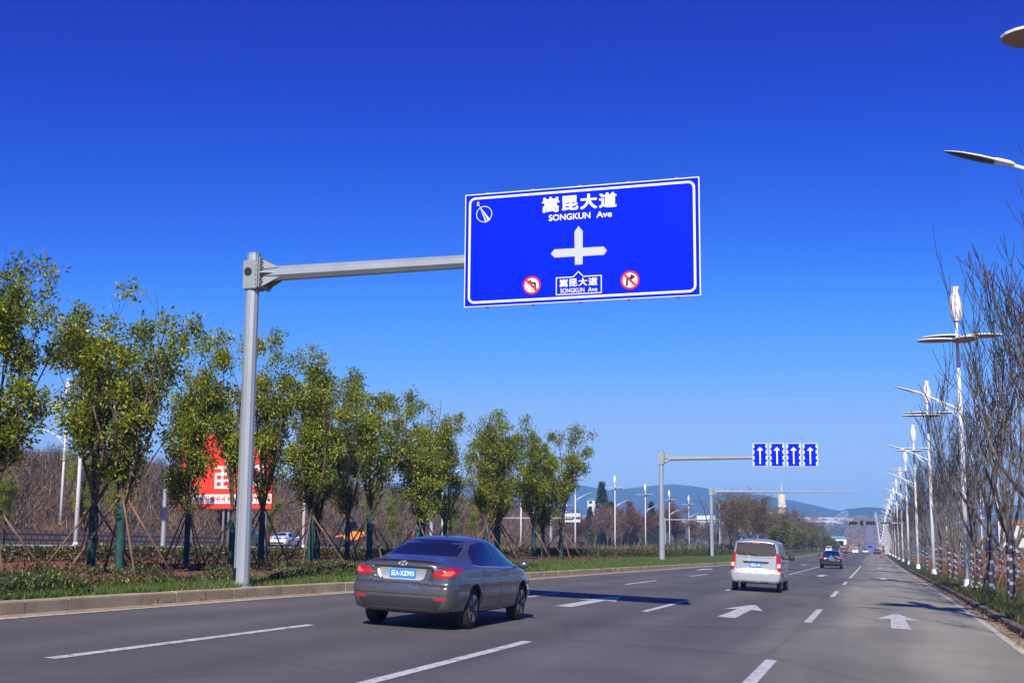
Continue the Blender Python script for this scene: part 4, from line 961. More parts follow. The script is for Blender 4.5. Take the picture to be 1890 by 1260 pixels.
# ------------------------------------------------------------------ distant trees
def soft_tree(kind, seed):
    # medium distance trees: trunk plus a crown of fine twigs or leaf clumps
    rnd = random.Random(seed); rg = np.random.default_rng(seed)
    if kind == 'poplar':
        root = thing('bare_poplar', (0, 0, 0), 'x', 'tree'); b, tips = branchy(rnd, 8.5, .09, 1.4, 7, (.06, .3), 2, curve_up=.9, wobble=.10, kids=(6, 8), klen=.38, seglen=.5)
        b.build('trunk', ['brown_twig', 'brown_twig'], root, fix=False)
        C = np.array([t[0][:] for t in tips]); n = len(C)*7; c = np.repeat(C, 7, 0); d = unit(rg.normal(size=(n, 3))*.5+np.array([0, 0, 1])); L = rg.uniform(.4, 1.1, (n, 1)); s = unit(np.cross(d, rg.normal(size=(n, 3))))*.02
        T = np.stack([c-s, c+s, c+d*L], 1).reshape(-1, 3); link('crown', npmesh('crown', T, 3, ['brown_twig', 'tan_twig', 'dark_twig'], rg.choice(3, n, p=[.5, .2, .3])), root)
    elif kind == 'olive':
        root = thing('thin_leaved_tree', (0, 0, 0), 'x', 'tree'); b, tips = branchy(rnd, 8.0, .11, 1.8, 6, (.25, .7), 2, curve_up=.4, wobble=.14, kids=(6, 8), klen=.5, seglen=.45)
        b.build('trunk', ['dark_twig', 'brown_twig'], root, fix=False)
        C = np.array([t[0][:] for t in tips]); D = np.array([t[1][:] for t in tips]); T, n = leaves(C, D, 9, .22, .08, seed, spread=.5)
        link('crown', npmesh('crown', T, 3, ['hedge_a', 'brown_twig', 'tan_twig'], np.repeat(rg.choice(3, n, p=[.4, .4, .2]), 2)), root)
    elif kind in ('rust', 'willow'):
        root = thing('rust_tree' if kind == 'rust' else 'willow_shrub', (0, 0, 0), 'x', 'tree' if kind == 'rust' else 'shrub')
        H = 6.5 if kind == 'rust' else 3.6; b, tips = branchy(rnd, H, .08, H*.22, 6, (.25, .75), 2, curve_up=.4, wobble=.12, kids=(5, 7), klen=.5, seglen=.45)
        b.build('trunk', ['dark_twig', 'brown_twig'], root, fix=False); m = 'rust_leaf' if kind == 'rust' else 'willow'
        C = np.array([t[0][:] for t in tips]); D = np.array([t[1][:] for t in tips]); T, n = leaves(C, D, 16, .26, .10, seed, spread=.5)
        link('crown', npmesh('crown', T, 3, [m, 'brown_twig', 'hedge_a'], np.repeat(rg.choice(3, n, p=[.6, .2, .2]), 2)), root)
    else:
        root = thing('conifer', (0, 0, 0), 'x', 'tree'); b = MB(); b.tube([(0, 0, 0), (0, 0, 11)], [.2, .03], 6); b.build('trunk', 'dark_twig', root)
        n = 900; z = 1+rg.random(n)**1.3*10.6; r = (11.8-z)*.22*rg.uniform(.5, 1.1, n)+.1; a = rg.uniform(0, 2*PI, n)
        C = np.stack([r*np.cos(a), r*np.sin(a), z], 1); D = unit(C*np.array([1, 1, 0])+1e-3); T, n = leaves(C, D, 7, .4, .14, seed, spread=.38)
        link('crown', npmesh('crown', T, 3, ['conifer', 'hedge_b'], np.repeat(rg.choice(2, n, p=[.75, .25]), 2)), root)
    return root
PRO = {k: [soft_tree(k, 500+17*i+len(k)) for i in range(2)] for k in ('poplar', 'olive', 'rust', 'willow', 'conifer')}
cnt = {k: 0 for k in PRO}; LBL = {
 'poplar': ('bare brown poplar beyond the far verge, %s from the left', 'bare brown poplars beyond the far verge'),
 'olive': ('thin brown-green tree in the distant median row, %s along the road', 'thin brown-green trees in the distant median row'),
 'rust': ('rust red tree behind the hedge beyond the opposite road, %s from the left', 'rust red trees beyond the opposite road'),
 'willow': ('low yellow-green shrub at the foot of the distant trees, %s along the road', 'yellow-green shrubs at the foot of the distant trees'),
 'conifer': ('dark pointed conifer behind the white lamps, %s from the left', 'dark conifers behind the white lamps')}
def put(kind, x, y, s, z=None):
    i = cnt[kind]; cnt[kind] += 1; v = i % 2; lb, gp = LBL[kind]
    place(PRO[kind][v], i < 2, (x, y, terr(x, y) if z is None else z), rr.uniform(0, 6), lb % ordn(i), gp, (s, s, s*rr.uniform(.92, 1.08)))
for y in np.arange(172, 470, 8.0): put('olive', -19.5+rr.uniform(-3.0, 2), float(y)+rr.uniform(-2, 2), rr.uniform(.85, 1.08))
for y in np.arange(190, 470, 9.0): put('willow', -14.4+rr.uniform(-.7, .7), float(y)+rr.uniform(-2, 2), rr.uniform(.85, 1.15))
for k in range(42): y = 150+k*6.2; put('poplar', -56+rr.uniform(-6, 8)+(y-150)*.04, y, rr.uniform(.62, .9), z=left_z(-50, y))
for (x, y, s) in ((-56, 262, .95), (-53.5, 272, 1.0), (-51, 281, .9), (-47.5, 285, 1.0), (-45.5, 292, 1.05), (-62, 258, .8)): put('rust', x, y, s*1.2, z=left_z(-50, y))
for (x, y, s) in ((-59, 270, 1.22), (-60, 285, 1.0), (-54.5, 280, .98), (-53, 300, 1.02), (-63, 275, .85)): put('conifer', x, y, s, z=left_z(-50, y)-.2)

# ------------------------------------------------------------------ buildings far away
def house(name, x, y, z, w, d, h, wall, roof, label, group=None, floors=2, rz=0.0):
    root = thing(name, (x, y, z), label, 'building', group, rz)
    b = MB(); b.box((0, 0, h/2-1), (w, d, h+2), 0); b.build('wall', wall, root)
    b = MB(); b.prism([(-w/2-.4, h), (w/2+.4, h), (w/2*.8, h+w*.10), (-w/2*.8, h+w*.10)], -d/2-.4, d/2+.4, 0); b.build('roof', roof, root)
    for f in range(floors):
        for k in range(max(2, int(w/4))):
            b = MB(); xx = -w/2+(k+.5)*w/max(2, int(w/4)); b.box((xx, -d/2, h*(f+.55)/floors), (w/max(2, int(w/4))*.5, .3, h/floors*.45), 0)
            b.build('window', 'glass', root)
    return root
house('apartment_building', 38.9, 356, 3.4, 13, 12, 4.2, 'building', 'roof_red', 'white building with a red roof edge behind the right hand trees', floors=2)
house('apartment_building', 52.0, 356, 3.4, 12, 12, 4.6, 'building', 'roof_red', 'long white building at the right edge behind bare trees', floors=2)
house('shed', -15.3, 520, 1.2, 9, 8, 4.2, 'white_board', 'roof_blue', 'white shed with a blue roof beyond the black car', floors=1)
house('white_building', -116.5, 520, 17, 5.5, 8, 4.5, 'building', 'roof_blue', 'pale building beside the dark conifers on the left', floors=2)
tw = thing('tower', (-52.5, 745, -HC+R(745)), 'cream striped tower with a thin spire above the distant trees', 'tower')
b = MB(); b.tube([(0, 0, -3), (0, 0, 40)], [2.5, 2.2], 12, 0); b.build('shaft', 'tower', tw)
b = MB()
for z in np.arange(4, 34, 5.5): b.tube([(0, 0, float(z)), (0, 0, float(z)+2.2)], 2.62, 12, 0)
b.build('bands', 'white_board', tw)
b = MB(); b.tube([(0, 0, 40), (0, 0, 47)], [.5, .1], 6); b.build('spire', 'white_board', tw)
# town on the slope
rt2 = random.Random(8); tk = 0
tm = []
for c in ('hill_town', 'building', 'white_board'):
    b = MB(); b.box((0, 0, 3), (12, 10, 10), 0); b.prism([(-7, 8), (7, 8), (5, 10.2), (-5, 10.2)], -5.5, 5.5, 1); tm.append(b.mesh('town', [c, 'roof_red']))
for i in range(120):
    y = rt2.uniform(1450, 1800); s = rt2.uniform(-.235, -.125); x = s*y
    o = link('town_house', tm[rt2.choice([0, 0, 1, 2])], None, (x, y, terr(x, y))); sc = rt2.uniform(.45, 1.0); o.scale = (sc*1.3, sc, sc*.7); o.rotation_euler = (0, 0, rt2.uniform(-.3, .3))
    tag(o, 'tiny orange and white town building on the slope below the blue hills', 'building', 'town buildings on the far slope')
for i in range(60):
    y = rt2.uniform(1700, 2300); s = rt2.uniform(-.058, -.012); x = s*y
    o = link('town_house', tm[rt2.choice([1, 2, 0])], None, (x, y, terr(x, y))); sc = rt2.uniform(.4, .8); o.scale = (sc*1.3, sc, sc*.35)
    tag(o, 'tiny pale building on the horizon left of the rising road', 'building', 'pale buildings on the horizon')
# roadside growth on the rising far road and across the valley
def far_wood(name, n, xf, yr, hr, m, probs, seed, label):
    rg = np.random.default_rng(seed); y = rg.uniform(*yr, n); x = xf(y, rg); C = np.stack([x, y, [terr(a, c) for a, c in zip(x, y)]], 1)
    C[:, 2] += rg.uniform(.2, 1, n)*rg.uniform(*hr, n); T, k = leaves(C, np.tile([[0, 0, 1.]], (n, 1)), 6, 2.2, 1.1, seed, spread=2.0)
    return tag(link(name, npmesh(name, T, 3, m, np.repeat(rg.choice(len(m), k, p=probs), 2))), label, 'trees', kind='stuff')
far_wood('valley_woods', 9000, lambda y, r: r.uniform(-.42, .0, len(y))*y-25, (480, 1500), (3, 7), ['conifer', 'hedge_a', 'brown_twig'], [.45, .25, .3], 41, 'dark woods across the valley below the hills')
far_wood('roadside_woods', 4200, lambda y, r: np.where(r.random(len(y)) < .6, r.uniform(-26, -9, len(y)), r.uniform(2, 14, len(y))), (480, 2300), (2, 5), ['rust_leaf', 'tan_twig', 'willow'], [.35, .4, .25], 42, 'brown roadside trees along the distant rising road')
far_wood('right_woods', 5000, lambda y, r: r.uniform(.02, .3, len(y))*y+14, (340, 1500), (2, 6), ['brown_twig', 'conifer', 'tan_twig'], [.45, .25, .3], 43, 'brown woods far beyond the right hand path')

# ------------------------------------------------------------------ hills
def hills(name, prof, D, depth, m, label, seed):
    s = np.array([p[0] for p in prof]); e = np.array([p[1] for p in prof]); b = MB(); nx, ny = 160, 22; vs = []
    rg = np.random.default_rng(seed); ph = rg.uniform(0, 6, 8)
    for j in range(ny):
        t = j/(ny-1)*2-1; yy = D+t*depth
        for i in range(nx):
            ss = s[0]+(s[-1]-s[0])*i/(nx-1); el = float(np.interp(ss, s, e)); top = el*D
            base = terr(0, 2400); x = ss*D
            ns = sum(math.sin(x*(.002*2**k)+ph[k])*math.sin(yy*(.0027*2**k)+ph[-1-k])/(1.7**k) for k in range(4))
            g = math.exp(-(t*1.7)**2); z = base-20+(top-base+20)*g+ns*11*(g*(1-g)*3+.04)
            vs.append((x*(1+.0*t), yy, z))
    b.add(vs, [(j*nx+i, j*nx+i+1, (j+1)*nx+i+1, (j+1)*nx+i) for j in range(ny-1) for i in range(nx-1)], 0, True)
    tag(b.build(name, m, fix=False), label, 'hills', kind='structure')
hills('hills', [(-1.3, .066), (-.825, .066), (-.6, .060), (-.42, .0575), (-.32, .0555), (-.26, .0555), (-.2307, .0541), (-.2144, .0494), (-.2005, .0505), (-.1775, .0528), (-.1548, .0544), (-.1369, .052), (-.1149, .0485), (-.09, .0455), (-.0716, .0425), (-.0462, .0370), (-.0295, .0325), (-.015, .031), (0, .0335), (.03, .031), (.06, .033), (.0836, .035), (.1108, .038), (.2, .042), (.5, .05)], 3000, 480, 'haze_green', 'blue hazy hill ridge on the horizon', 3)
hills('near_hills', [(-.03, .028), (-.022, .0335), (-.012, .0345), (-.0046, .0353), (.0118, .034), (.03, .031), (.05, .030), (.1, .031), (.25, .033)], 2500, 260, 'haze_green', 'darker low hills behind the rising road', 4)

# ------------------------------------------------------------------ cars
def catmull(stations, rings):
    bm = bmesh.new(); n = len(rings[0]); vs = [[bm.verts.new((p[0], y, p[1])) for p in ring] for y, ring in zip(stations, rings)]
    for i in range(len(vs)-1):
        for k in range(n): bm.faces.new((vs[i][k], vs[i][(k+1) % n], vs[i+1][(k+1) % n], vs[i+1][k]))
    bm.faces.new(vs[0][::-1]); bm.faces.new(vs[-1])
    bmesh.ops.recalc_face_normals(bm, faces=bm.faces[:])
    cl = bm.edges.layers.float.new('crease_edge'); N_ = n
    for i in range(len(vs)):
        for k in (2, 5, 6, N_-2, N_-5, N_-6):
            if i+1 < len(vs) and 1 <= i < len(vs)-3:
                e = bm.edges.get((vs[i][k], vs[i+1][k]))
                if e: e[cl] = .55 if k in (5, N_-5) else .3
        if i in (1, 2):
            for k in range(n):
                e = bm.edges.get((vs[i][k], vs[i][(k+1) % n]))
                if e: e[cl] = .28
    me = bpy.data.meshes.new('b'); bm.to_mesh(me); bm.free(); return me
def eval_mesh(me, mods):
    o = bpy.data.objects.new('tmp', me); COL.objects.link(o); extra = []
    for kind, kw in mods:
        if kind == 'cut':
            c = bpy.data.objects.new('cut', kw); COL.objects.link(c); extra.append(c); md_ = o.modifiers.new('b', 'BOOLEAN'); md_.object = c; md_.operation = 'DIFFERENCE'; md_.solver = 'EXACT'
        else:
            md_ = o.modifiers.new('m', kind)
            for a, v in kw.items(): setattr(md_, a, v)
    bpy.context.view_layer.update(); r = bpy.data.meshes.new_from_object(o.evaluated_get(bpy.context.evaluated_depsgraph_get()))
    for q in [o]+extra: bpy.data.objects.remove(q)
    return r
def body_ring(s):
    zb, ws, wm, zm, wb, zbt, wr, zr, zc = s
    h = [(ws*.78, zb), (ws, zb+.07), (wm, zm-.12), (wm, zm+.10), (wb, zbt), (wb-.035, zbt+.035), ((wb-.035)*.25+wr*.75, zbt*.25+zr*.75), (wr, zr-.02), (wr-.1, zr+.02), (wr*.45, zc)]
    return [(0, zb)]+h+[(0, zc+.004)]+[(-x, z) for x, z in h[::-1]]
def patch(bvh, outline, plane, d, off, step=.05, far=9.0):
    # outline: 2D points; plane(u,v)->3D start; d: ray direction; returns verts, faces on the body
    o2 = [Vector(p) for p in outline]; xs = [p.x for p in o2]; zs = [p.y for p in o2]; pts = []; edges = []
    dense = []
    for i, p in enumerate(o2):
        q = o2[(i+1) % len(o2)]; m = max(1, int((q-p).length/step))
        for k in range(m): dense.append(p.lerp(q, k/m))
    pts = dense[:]; edges = [(i, (i+1) % len(dense)) for i in range(len(dense))]
    x = min(xs)+step/2
    while x < max(xs):
        z = min(zs)+step/2
        while z < max(zs): pts.append(Vector((x, z))); z += step
        x += step
    r = delaunay_2d_cdt(pts, edges, [list(range(len(dense)))], 1, 1e-5)
    V2, F2 = r[0], r[2]; V3 = []; ok = []
    D = Vector(d).normalized()
    for v in V2:
        st = Vector(plane(v.x, v.y)); hit, nrm, _, _ = bvh.ray_cast(st, D, far)
        if hit is None: V3.append(st+D*1.0); ok.append(False)
        else: V3.append(hit-D*off); ok.append(True)
    Fk = [tuple(f) for f in F2 if all(ok[i] for i in f)]; used_ = sorted({i for f in Fk for i in f}); mp_ = {i: j for j, i in enumerate(used_)}
    return [V3[i] for i in used_], [tuple(mp_[i] for i in f) for f in Fk]
def rear(u, v): return (u, -6, v)
def sideR(u, v): return (6, u, v)
def sideL(u, v): return (-6, u, v)
def line_out(pts, w):
    # thin band outline around a 2D polyline
    P = [Vector(p) for p in pts]; L = []; Rr = []
    for i, p in enumerate(P):
        d = (P[min(i+1, len(P)-1)]-P[max(i-1, 0)]).normalized(); n_ = Vector((-d.y, d.x)); L.append(p+n_*w/2); Rr.append(p-n_*w/2)
    return [tuple(p) for p in L]+[tuple(p) for p in Rr[::-1]]
SEDAN = dict(wb=1.40, wr=.33, tw=.205, tx=.905, st=[
 (-2.36, (.46, .56, .66, .62, .62, .86, .46, .93, .95)), (-2.33, (.31, .72, .79, .62, .75, .91, .60, .985, 1.01)), (-2.22, (.24, .80, .86, .60, .82, .945, .66, 1.04, 1.085)), (-2.0, (.24, .84, .90, .60, .86, .955, .66, 1.06, 1.10)),
 (-1.72, (.22, .86, .915, .60, .88, .96, .65, 1.09, 1.12)), (-1.4, (.21, .87, .92, .60, .885, .965, .62, 1.18, 1.21)), (-.95, (.20, .875, .925, .60, .89, .965, .58, 1.34, 1.375)), (-.5, (.20, .875, .925, .60, .89, .96, .575, 1.425, 1.465)),
 (0, (.20, .875, .925, .6, .89, .95, .58, 1.44, 1.485)), (.45, (.20, .875, .925, .6, .89, .94, .585, 1.405, 1.45)), (.9, (.20, .875, .92, .6, .885, .93, .61, 1.25, 1.295)), (1.35, (.20, .87, .915, .6, .875, .92, .66, 1.04, 1.075)),
 (1.7, (.20, .86, .905, .6, .85, .88, .66, .95, 1.0)), (2.05, (.22, .82, .87, .58, .80, .80, .62, .86, .91)), (2.28, (.26, .72, .78, .55, .70, .70, .54, .75, .79)), (2.36, (.34, .52, .6, .52, .55, .62, .42, .66, .69))])
VAN = dict(wb=1.36, wr=.30, tw=.17, tx=.84, st=[
 (-2.14, (.34, .62, .70, .62, .70, .98, .60, 1.52, 1.56)), (-2.11, (.28, .76, .815, .62, .81, 1.0, .67, 1.60, 1.66)), (-1.95, (.26, .80, .835, .62, .83, 1.02, .70, 1.66, 1.72)), (-1.5, (.25, .80, .84, .62, .835, 1.03, .70, 1.68, 1.75)), (-.8, (.25, .80, .84, .62, .835, 1.03, .70, 1.68, 1.755)),
 (0, (.25, .80, .84, .62, .835, 1.02, .70, 1.67, 1.745)), (.5, (.25, .80, .84, .62, .83, 1.02, .69, 1.62, 1.69)), (1.0, (.25, .80, .84, .62, .83, 1.01, .70, 1.38, 1.43)), (1.45, (.25, .80, .83, .62, .81, .98, .68, 1.10, 1.14)), (1.9, (.27, .76, .80, .6, .76, .86, .60, .95, .99)), (2.12, (.32, .64, .68, .58, .62, .74, .5, .8, .84)), (2.2, (.4, .5, .54, .56, .5, .66, .4, .7, .72))])
CARCACHE = {}
def build_body(spec, key):
    if key in CARCACHE: return CARCACHE[key]
    me = catmull([s[0] for s in spec['st']], [body_ring(s[1]) for s in spec['st']])
    me = eval_mesh(me, [('SUBSURF', dict(levels=3, render_levels=3))])
    y0_ = spec['st'][0][0]; band = lambda z, a, b_, f: min(1, max(0, (z-a)/f))*min(1, max(0, (b_-z)/f))
    for v in me.vertices:
        x, y, z = v.co
        if key == 'sedan':
            w_ = min(1, max(0, (y0_+.42-y)/.25))
            v.co.y = y-w_*(.065*band(z, .26, .72, .05)*(1-.25*abs(x)) + .03*band(z, .98, 1.12, .04)*(1-x*x))+w_*.03*band(z, .74, .98, .06)*(abs(x) < .5)
            if abs(x) > .6 and -2.1 < y < 2.0: v.co.x = x+math.copysign(.016*band(z, .66, .80, .07)-.014*band(z, .40, .62, .08)+.012*band(z, .22, .34, .04), x)
        else:
            w_ = min(1, max(0, (y0_+.30-y)/.2))
            v.co.y = y-w_*(.05*band(z, .28, .70, .04)+.02*band(z, 1.60, 1.72, .04))
            if abs(x) > .6 and -1.9 < y < 1.8: v.co.x = x-math.copysign(.012*band(z, .5, .8, .06), x)
    me.update()
    full = BVHTree.FromPolygons([v.co.copy() for v in me.vertices], [tuple(p.vertices) for p in me.polygons])
    c = MB()
    for sx in (-1, 1):
        for y in (-spec['wb'], spec['wb']): c.lathe([(spec['wr']+.055, -.35), (spec['wr']+.055, .35)], (sx*(spec['tx']+.0), y, spec['wr']+.01), 40, 0, 'X', sm=False)
    cm = c.mesh('c', ['under']); bm = bmesh.new(); bm.from_mesh(cm); bmesh.ops.recalc_face_normals(bm, faces=bm.faces[:]); bm.to_mesh(cm); bm.free()
    me.materials.clear(); me.materials.append(MT['paint_grey']); me.materials.append(MT['under'])
    me = eval_mesh(me, [('cut', cm)])
    for p in me.polygons: p.use_smooth = True
    # wheel wells dark: faces inside the cutter
    for p in me.polygons:
        c_ = p.center
        for y in (-spec['wb'], spec['wb']):
            if math.hypot(c_.y-y, c_.z-spec['wr']-.01) < spec['wr']+.07 and abs(c_.x) < spec['tx'] and (abs(p.normal.x) > .9 or (c_.y-y)*p.normal.y+(c_.z-spec['wr'])*p.normal.z < 0) and abs(c_.x) < spec['st'][6][1][2]-.006 :
                if math.hypot(c_.y-y, c_.z-spec['wr']-.01) < spec['wr']+.058: p.material_index = 1
        if c_.z < .24: p.material_index = 1
    me.set_sharp_from_angle(angle=math.radians(38)); me.name = 'body'
    CARCACHE[key] = (me, full); return me, full
def wheel(spec, root, sx, y, lod):
    r, w = spec['wr'], spec['tw']; x = sx*(spec['tx']-.02)
    b = MB(); pr = [(r*.62, 0), (r*.93, .006), (r*.985, .025), (r, .05), (r, w-.05), (r*.985, w-.025), (r*.93, w-.006), (r*.62, w)]
    b.lathe([(a, -sx*c) for a, c in pr], (x, y, r), 32, 0, 'X'); t = b.build('wheel', 'tyre', root)
    b = MB(); b.lathe([(r*.62, sx*.004), (r*.68, sx*.006), (r*.66, -sx*.02)], (x, y, r), 28, 1, 'X', cap=False); b.lathe([(r*.66, -sx*.02), (r*.60, -sx*.05), (.0001, -sx*.06)], (x, y, r), 28, 0, 'X', cap=False)
    for k in range(5):
        a = 2*PI*k/5; 
        for da in (-.13, .13):
            ca, sa = math.cos(a+da), math.sin(a+da); p0 = Vector((x-sx*.03, y+ca*.04, r+sa*.04)); p1 = Vector((x-sx*.006, y+ca*r*.61, r+sa*r*.61)); b.tube([p0, p1], [.030, .022], 5, 1, sm=False)
    b.lathe([(.06, 0), (.05, sx*-.0), (.0001, sx*.012)], (x-sx*.02, y, r), 14, 1, 'X')
    b.build('rim', ['trim', 'rim'], t)
def make_car(kind, pm, loc, label, group=None, plate=None, rz=0.0, scale=1.0):
    spec = SEDAN if kind == 'sedan' else VAN
    me0, bvh = build_body(spec, kind); root = thing('parked_car' if False else ('sedan' if kind == 'sedan' else 'minivan'), loc, label, 'car' if kind == 'sedan' else 'van', group, rz)
    root.scale = (scale,)*3
    me = me0.copy(); me.materials[0] = MT[pm]; body = link('body', me, root)
    def P(name, outline, pl, d, off, m, parent=None, step=.05, mirror=False):
        b = MB(); V, Fs = patch(bvh, outline, pl, d, off, step); b.add(V, Fs, 0, True)
        o = b.build(name, m, parent or root, fix=False); return o
    Rr = (0, 1, 0)
    def both(name, outline, off, m, mult=False, dia=None):
        for s in (1, -1):
            if dia:       # diagonal projection so the lens wraps round the corner
                dv = Vector((-s*dia, 1, 0)).normalized(); uax = Vector((dv.y, -dv.x, 0))
                pl = lambda u, v, dv=dv: tuple(Vector((u, -2.22, v))-dv*6)
                out = [(s*u, v) for u, v in outline]
                P(name, out, pl, dv, off, m, step=.035)
            else: P(name, [(s*u, v) for u, v in outline], rear, Rr, off, m, step=.04)
    def sides(name, outline, off, m, step=.06):
        for pl, d in ((sideR, (-1, 0, 0)), (sideL, (1, 0, 0))): P(name, outline, pl, d, off, m, step=step)
    gl = 'glass'
    if kind == 'sedan':
        P('rear_window', rrect(-.60, .60, 1.145, 1.39, .10) if False else [(-.60, 1.15), (.60, 1.15), (.555, 1.27), (.47, 1.385), (.25, 1.405), (-.25, 1.405), (-.47, 1.385), (-.555, 1.27)], rear, Rr, .004, gl)
        sides('side_window', [(-1.30, 1.03), (-1.05, 1.01), (-.07, .995), (-.10, 1.385), (-.4, 1.385), (-.8, 1.34), (-1.1, 1.22)], .004, gl)
        sides('side_window', [(.0, .993), (.25, .99), (1.02, .985), (.78, 1.13), (.45, 1.30), (.1, 1.375), (-.03, 1.382)], .004, gl)
        sides('window_trim', line_out([(-1.33, 1.02), (-1.05, .995), (.25, .975), (1.06, .968)], .016), .006, 'chrome')
        both('tail_light', [(.40, .88), (.43, .83), (.62, .815), (.80, .845), (.98, .90), (1.12, .965), (1.08, .985), (.85, .985), (.60, .955), (.46, .93)], .006, 'lens_red', dia=.75)
        both('lamp_cluster', [(.55, .86), (.72, .855), (.84, .90), (.82, .94), (.66, .93)], .010, 'lens_red_hi', dia=.75)
        P('reversing_light_or_glint', [(-.43, .925), (-.39, .915), (-.35, .80), (-.365, .775), (-.425, .84)], rear, Rr, .014, 'lens_white', step=.02)  # chrome glint painted on as a white patch, borrowing the lens material
        P('plate_recess', [(-.40, .945), (.40, .945), (.36, .80), (.30, .765), (-.30, .765), (-.36, .80)], rear, Rr, .003, 'steel_dark' if pm == 'paint_grey' else 'trim')
        P('lower_bumper', [(-.66, .50), (.66, .50), (.70, .43), (.62, .34), (-.62, .34), (-.70, .43)], rear, Rr, .004, 'trim')
        both('reflector', [(.56, .50), (.76, .515), (.76, .475), (.58, .465)], .008, 'lens_red')
        g_ = MB()
        for pl_, d_, outs in ((rear, Rr, [line_out([(-.60, 1.045), (-.3, 1.062), (.3, 1.062), (.60, 1.045)], .026), line_out([(-.48, .965), (.48, .965)], .014), line_out([(-.55, .72), (.55, .72)], .010), line_out([(-.78, .72), (-.55, .72), (-.47, .80)], .010), line_out([(.78, .72), (.55, .72), (.47, .80)], .010), line_out([(-.79, .555), (.79, .555)], .008)]),  # first, widest line is the spoiler's shadow painted black; the rest are gaps
                              (sideR, (-1, 0, 0), [line_out([(-.02, .99), (-.02, .32)], .009), line_out([(-.90, .99), (-.98, .70), (-.98, .45)], .009), line_out([(.98, .96), (.98, .34)], .009), line_out([(-1.0, .31), (.98, .31)], .009), line_out([(-2.15, .72), (-1.75, .73)], .008)]),
                              (sideL, (1, 0, 0), [line_out([(-.02, .99), (-.02, .32)], .009), line_out([(-.90, .99), (-.98, .70), (-.98, .45)], .009), line_out([(.98, .96), (.98, .34)], .009)])):
            for o_ in outs: g_ = MB(); V, Fs = patch(bvh, o_, pl_, d_, .005, .04); g_.add(V, Fs, 0); g_.build('panel_gap_or_shadow', 'black', root, fix=False)
        for s in (-1, 1):
            b = MB()
            for y in (-.72, .22): b.box((s*.912, y, .86), (.03, .17, .028), 0, bev=.008)
            b.build('door_handle', pm, root)
        b = MB(); b.prism([(-.3, 0), (.3, 0), (.26, .0)], 0, .01) if False else None
        b = MB(); V, Fs = patch(bvh, [(-.075+.15*(.5+.5*math.cos(t)), 1.02+.042*math.sin(t)) for t in np.linspace(0, 2*PI, 20, endpoint=False)], rear, Rr, .006, .02); b.add(V, Fs, 0)
        em = b.build('emblem', 'chrome', root, fix=False)
        b = MB()
        for o_ in (line_out([(-.05, .99), (-.02, 1.05)], .014), line_out([(.02, .99), (.05, 1.05)], .014), line_out([(-.035, 1.018), (.035, 1.022)], .012)): V, Fs = patch(bvh, o_, rear, Rr, .010, .03); b.add(V, Fs, 0)
        b.build('emblem_letter', 'trim', em, fix=False)
        zp, wp = .862, .44
        b = MB(); b.add([(-.02, -.30, 1.468), (.02, -.30, 1.468), (.0, -.42, 1.455), (0, -.40, 1.535)], [(0, 1, 3), (1, 2, 3), (2, 0, 3)]); b.build('antenna_fin', pm, root)
    else:
        P('rear_window', [(-.60, 1.19), (0, 1.165), (.60, 1.19), (.66, 1.24), (.665, 1.3), (.615, 1.60), (0, 1.62), (-.615, 1.60), (-.665, 1.3), (-.66, 1.24)], rear, Rr, .006, 'glass_lit')
        sides('side_window', [(-1.95, 1.12), (-.72, 1.105), (-.72, 1.56), (-1.85, 1.56)], .005, gl)
        sides('side_window', [(-.62, 1.10), (.28, 1.09), (.26, 1.55), (-.62, 1.56)], .005, gl)
        sides('side_window', [(.40, 1.09), (.98, 1.08), (.62, 1.40), (.45, 1.54), (.38, 1.54)], .005, gl)
        both('tail_light', [(.68, 1.28), (.76, 1.28), (.86, 1.20), (.90, .90), (.88, .70), (.735, .70), (.70, .90)], .008, 'lens_red', dia=.35)
        both('reversing_light_or_glint', [(.725, .94), (.84, .94), (.84, .82), (.735, .82)], .013, 'lens_white', dia=.35)
        P('tailgate_handle', [(-.44, 1.00), (.44, 1.00), (.38, .935), (-.38, .935)], rear, Rr, .012, 'trim')
        P('brake_light', [(-.13, 1.615), (.13, 1.615), (.12, 1.59), (-.12, 1.59)], rear, Rr, .010, 'lens_red_hi')
        g_ = MB()
        for o_ in (line_out([(-.74, .675), (.74, .675)], .012), line_out([(-.64, 1.12), (.64, 1.12)], .008), line_out([(-.66, 1.1), (-.64, .69)], .008), line_out([(.66, 1.1), (.64, .69)], .008)): g_ = MB(); V, Fs = patch(bvh, o_, rear, Rr, .002, .05); g_.add(V, Fs, 0); g_.build('panel_gap_or_shadow', 'black', root, fix=False)
        for pl_, d_ in ((sideR, (-1, 0, 0)), (sideL, (1, 0, 0))):
            for o_ in (line_out([(-.65, 1.5), (-.65, .35)], .012), line_out([(.35, 1.4), (.35, .35)], .012), line_out([(-1.9, 1.0), (-.65, 1.0)], .02), line_out([(1.2, 1.0), (1.2, .5)], .012)): g_ = MB(); V, Fs = patch(bvh, o_, pl_, d_, .002, .06); g_.add(V, Fs, 0); g_.build('panel_gap_or_shadow', 'black', root, fix=False)
        b = MB(); zz = bvh.ray_cast(Vector((0, -6, 1.2)), Vector((0, 1, 0)))[0].y
        b.tube([(0, zz-.03, 1.17), (0, zz-.04, 1.22), (-.28, zz-.02, 1.25)], .012, 5); b.build('wiper', 'trim', root)
        P('lower_bumper', [(-.70, .36), (.70, .36), (.66, .29), (-.66, .29)], rear, Rr, .004, 'trim')
        for s in (-1, 1): b = MB(); b.tube([(s*.62, -1.7, 1.73), (s*.62, -1.6, 1.785), (s*.62, .2, 1.785), (s*.62, .3, 1.72)], .018, 6); b.build('roof_rail', 'trim', root)
        zp, wp = .875, .40
    b = MB(); y = -2.41 if kind == 'sedan' else -2.19
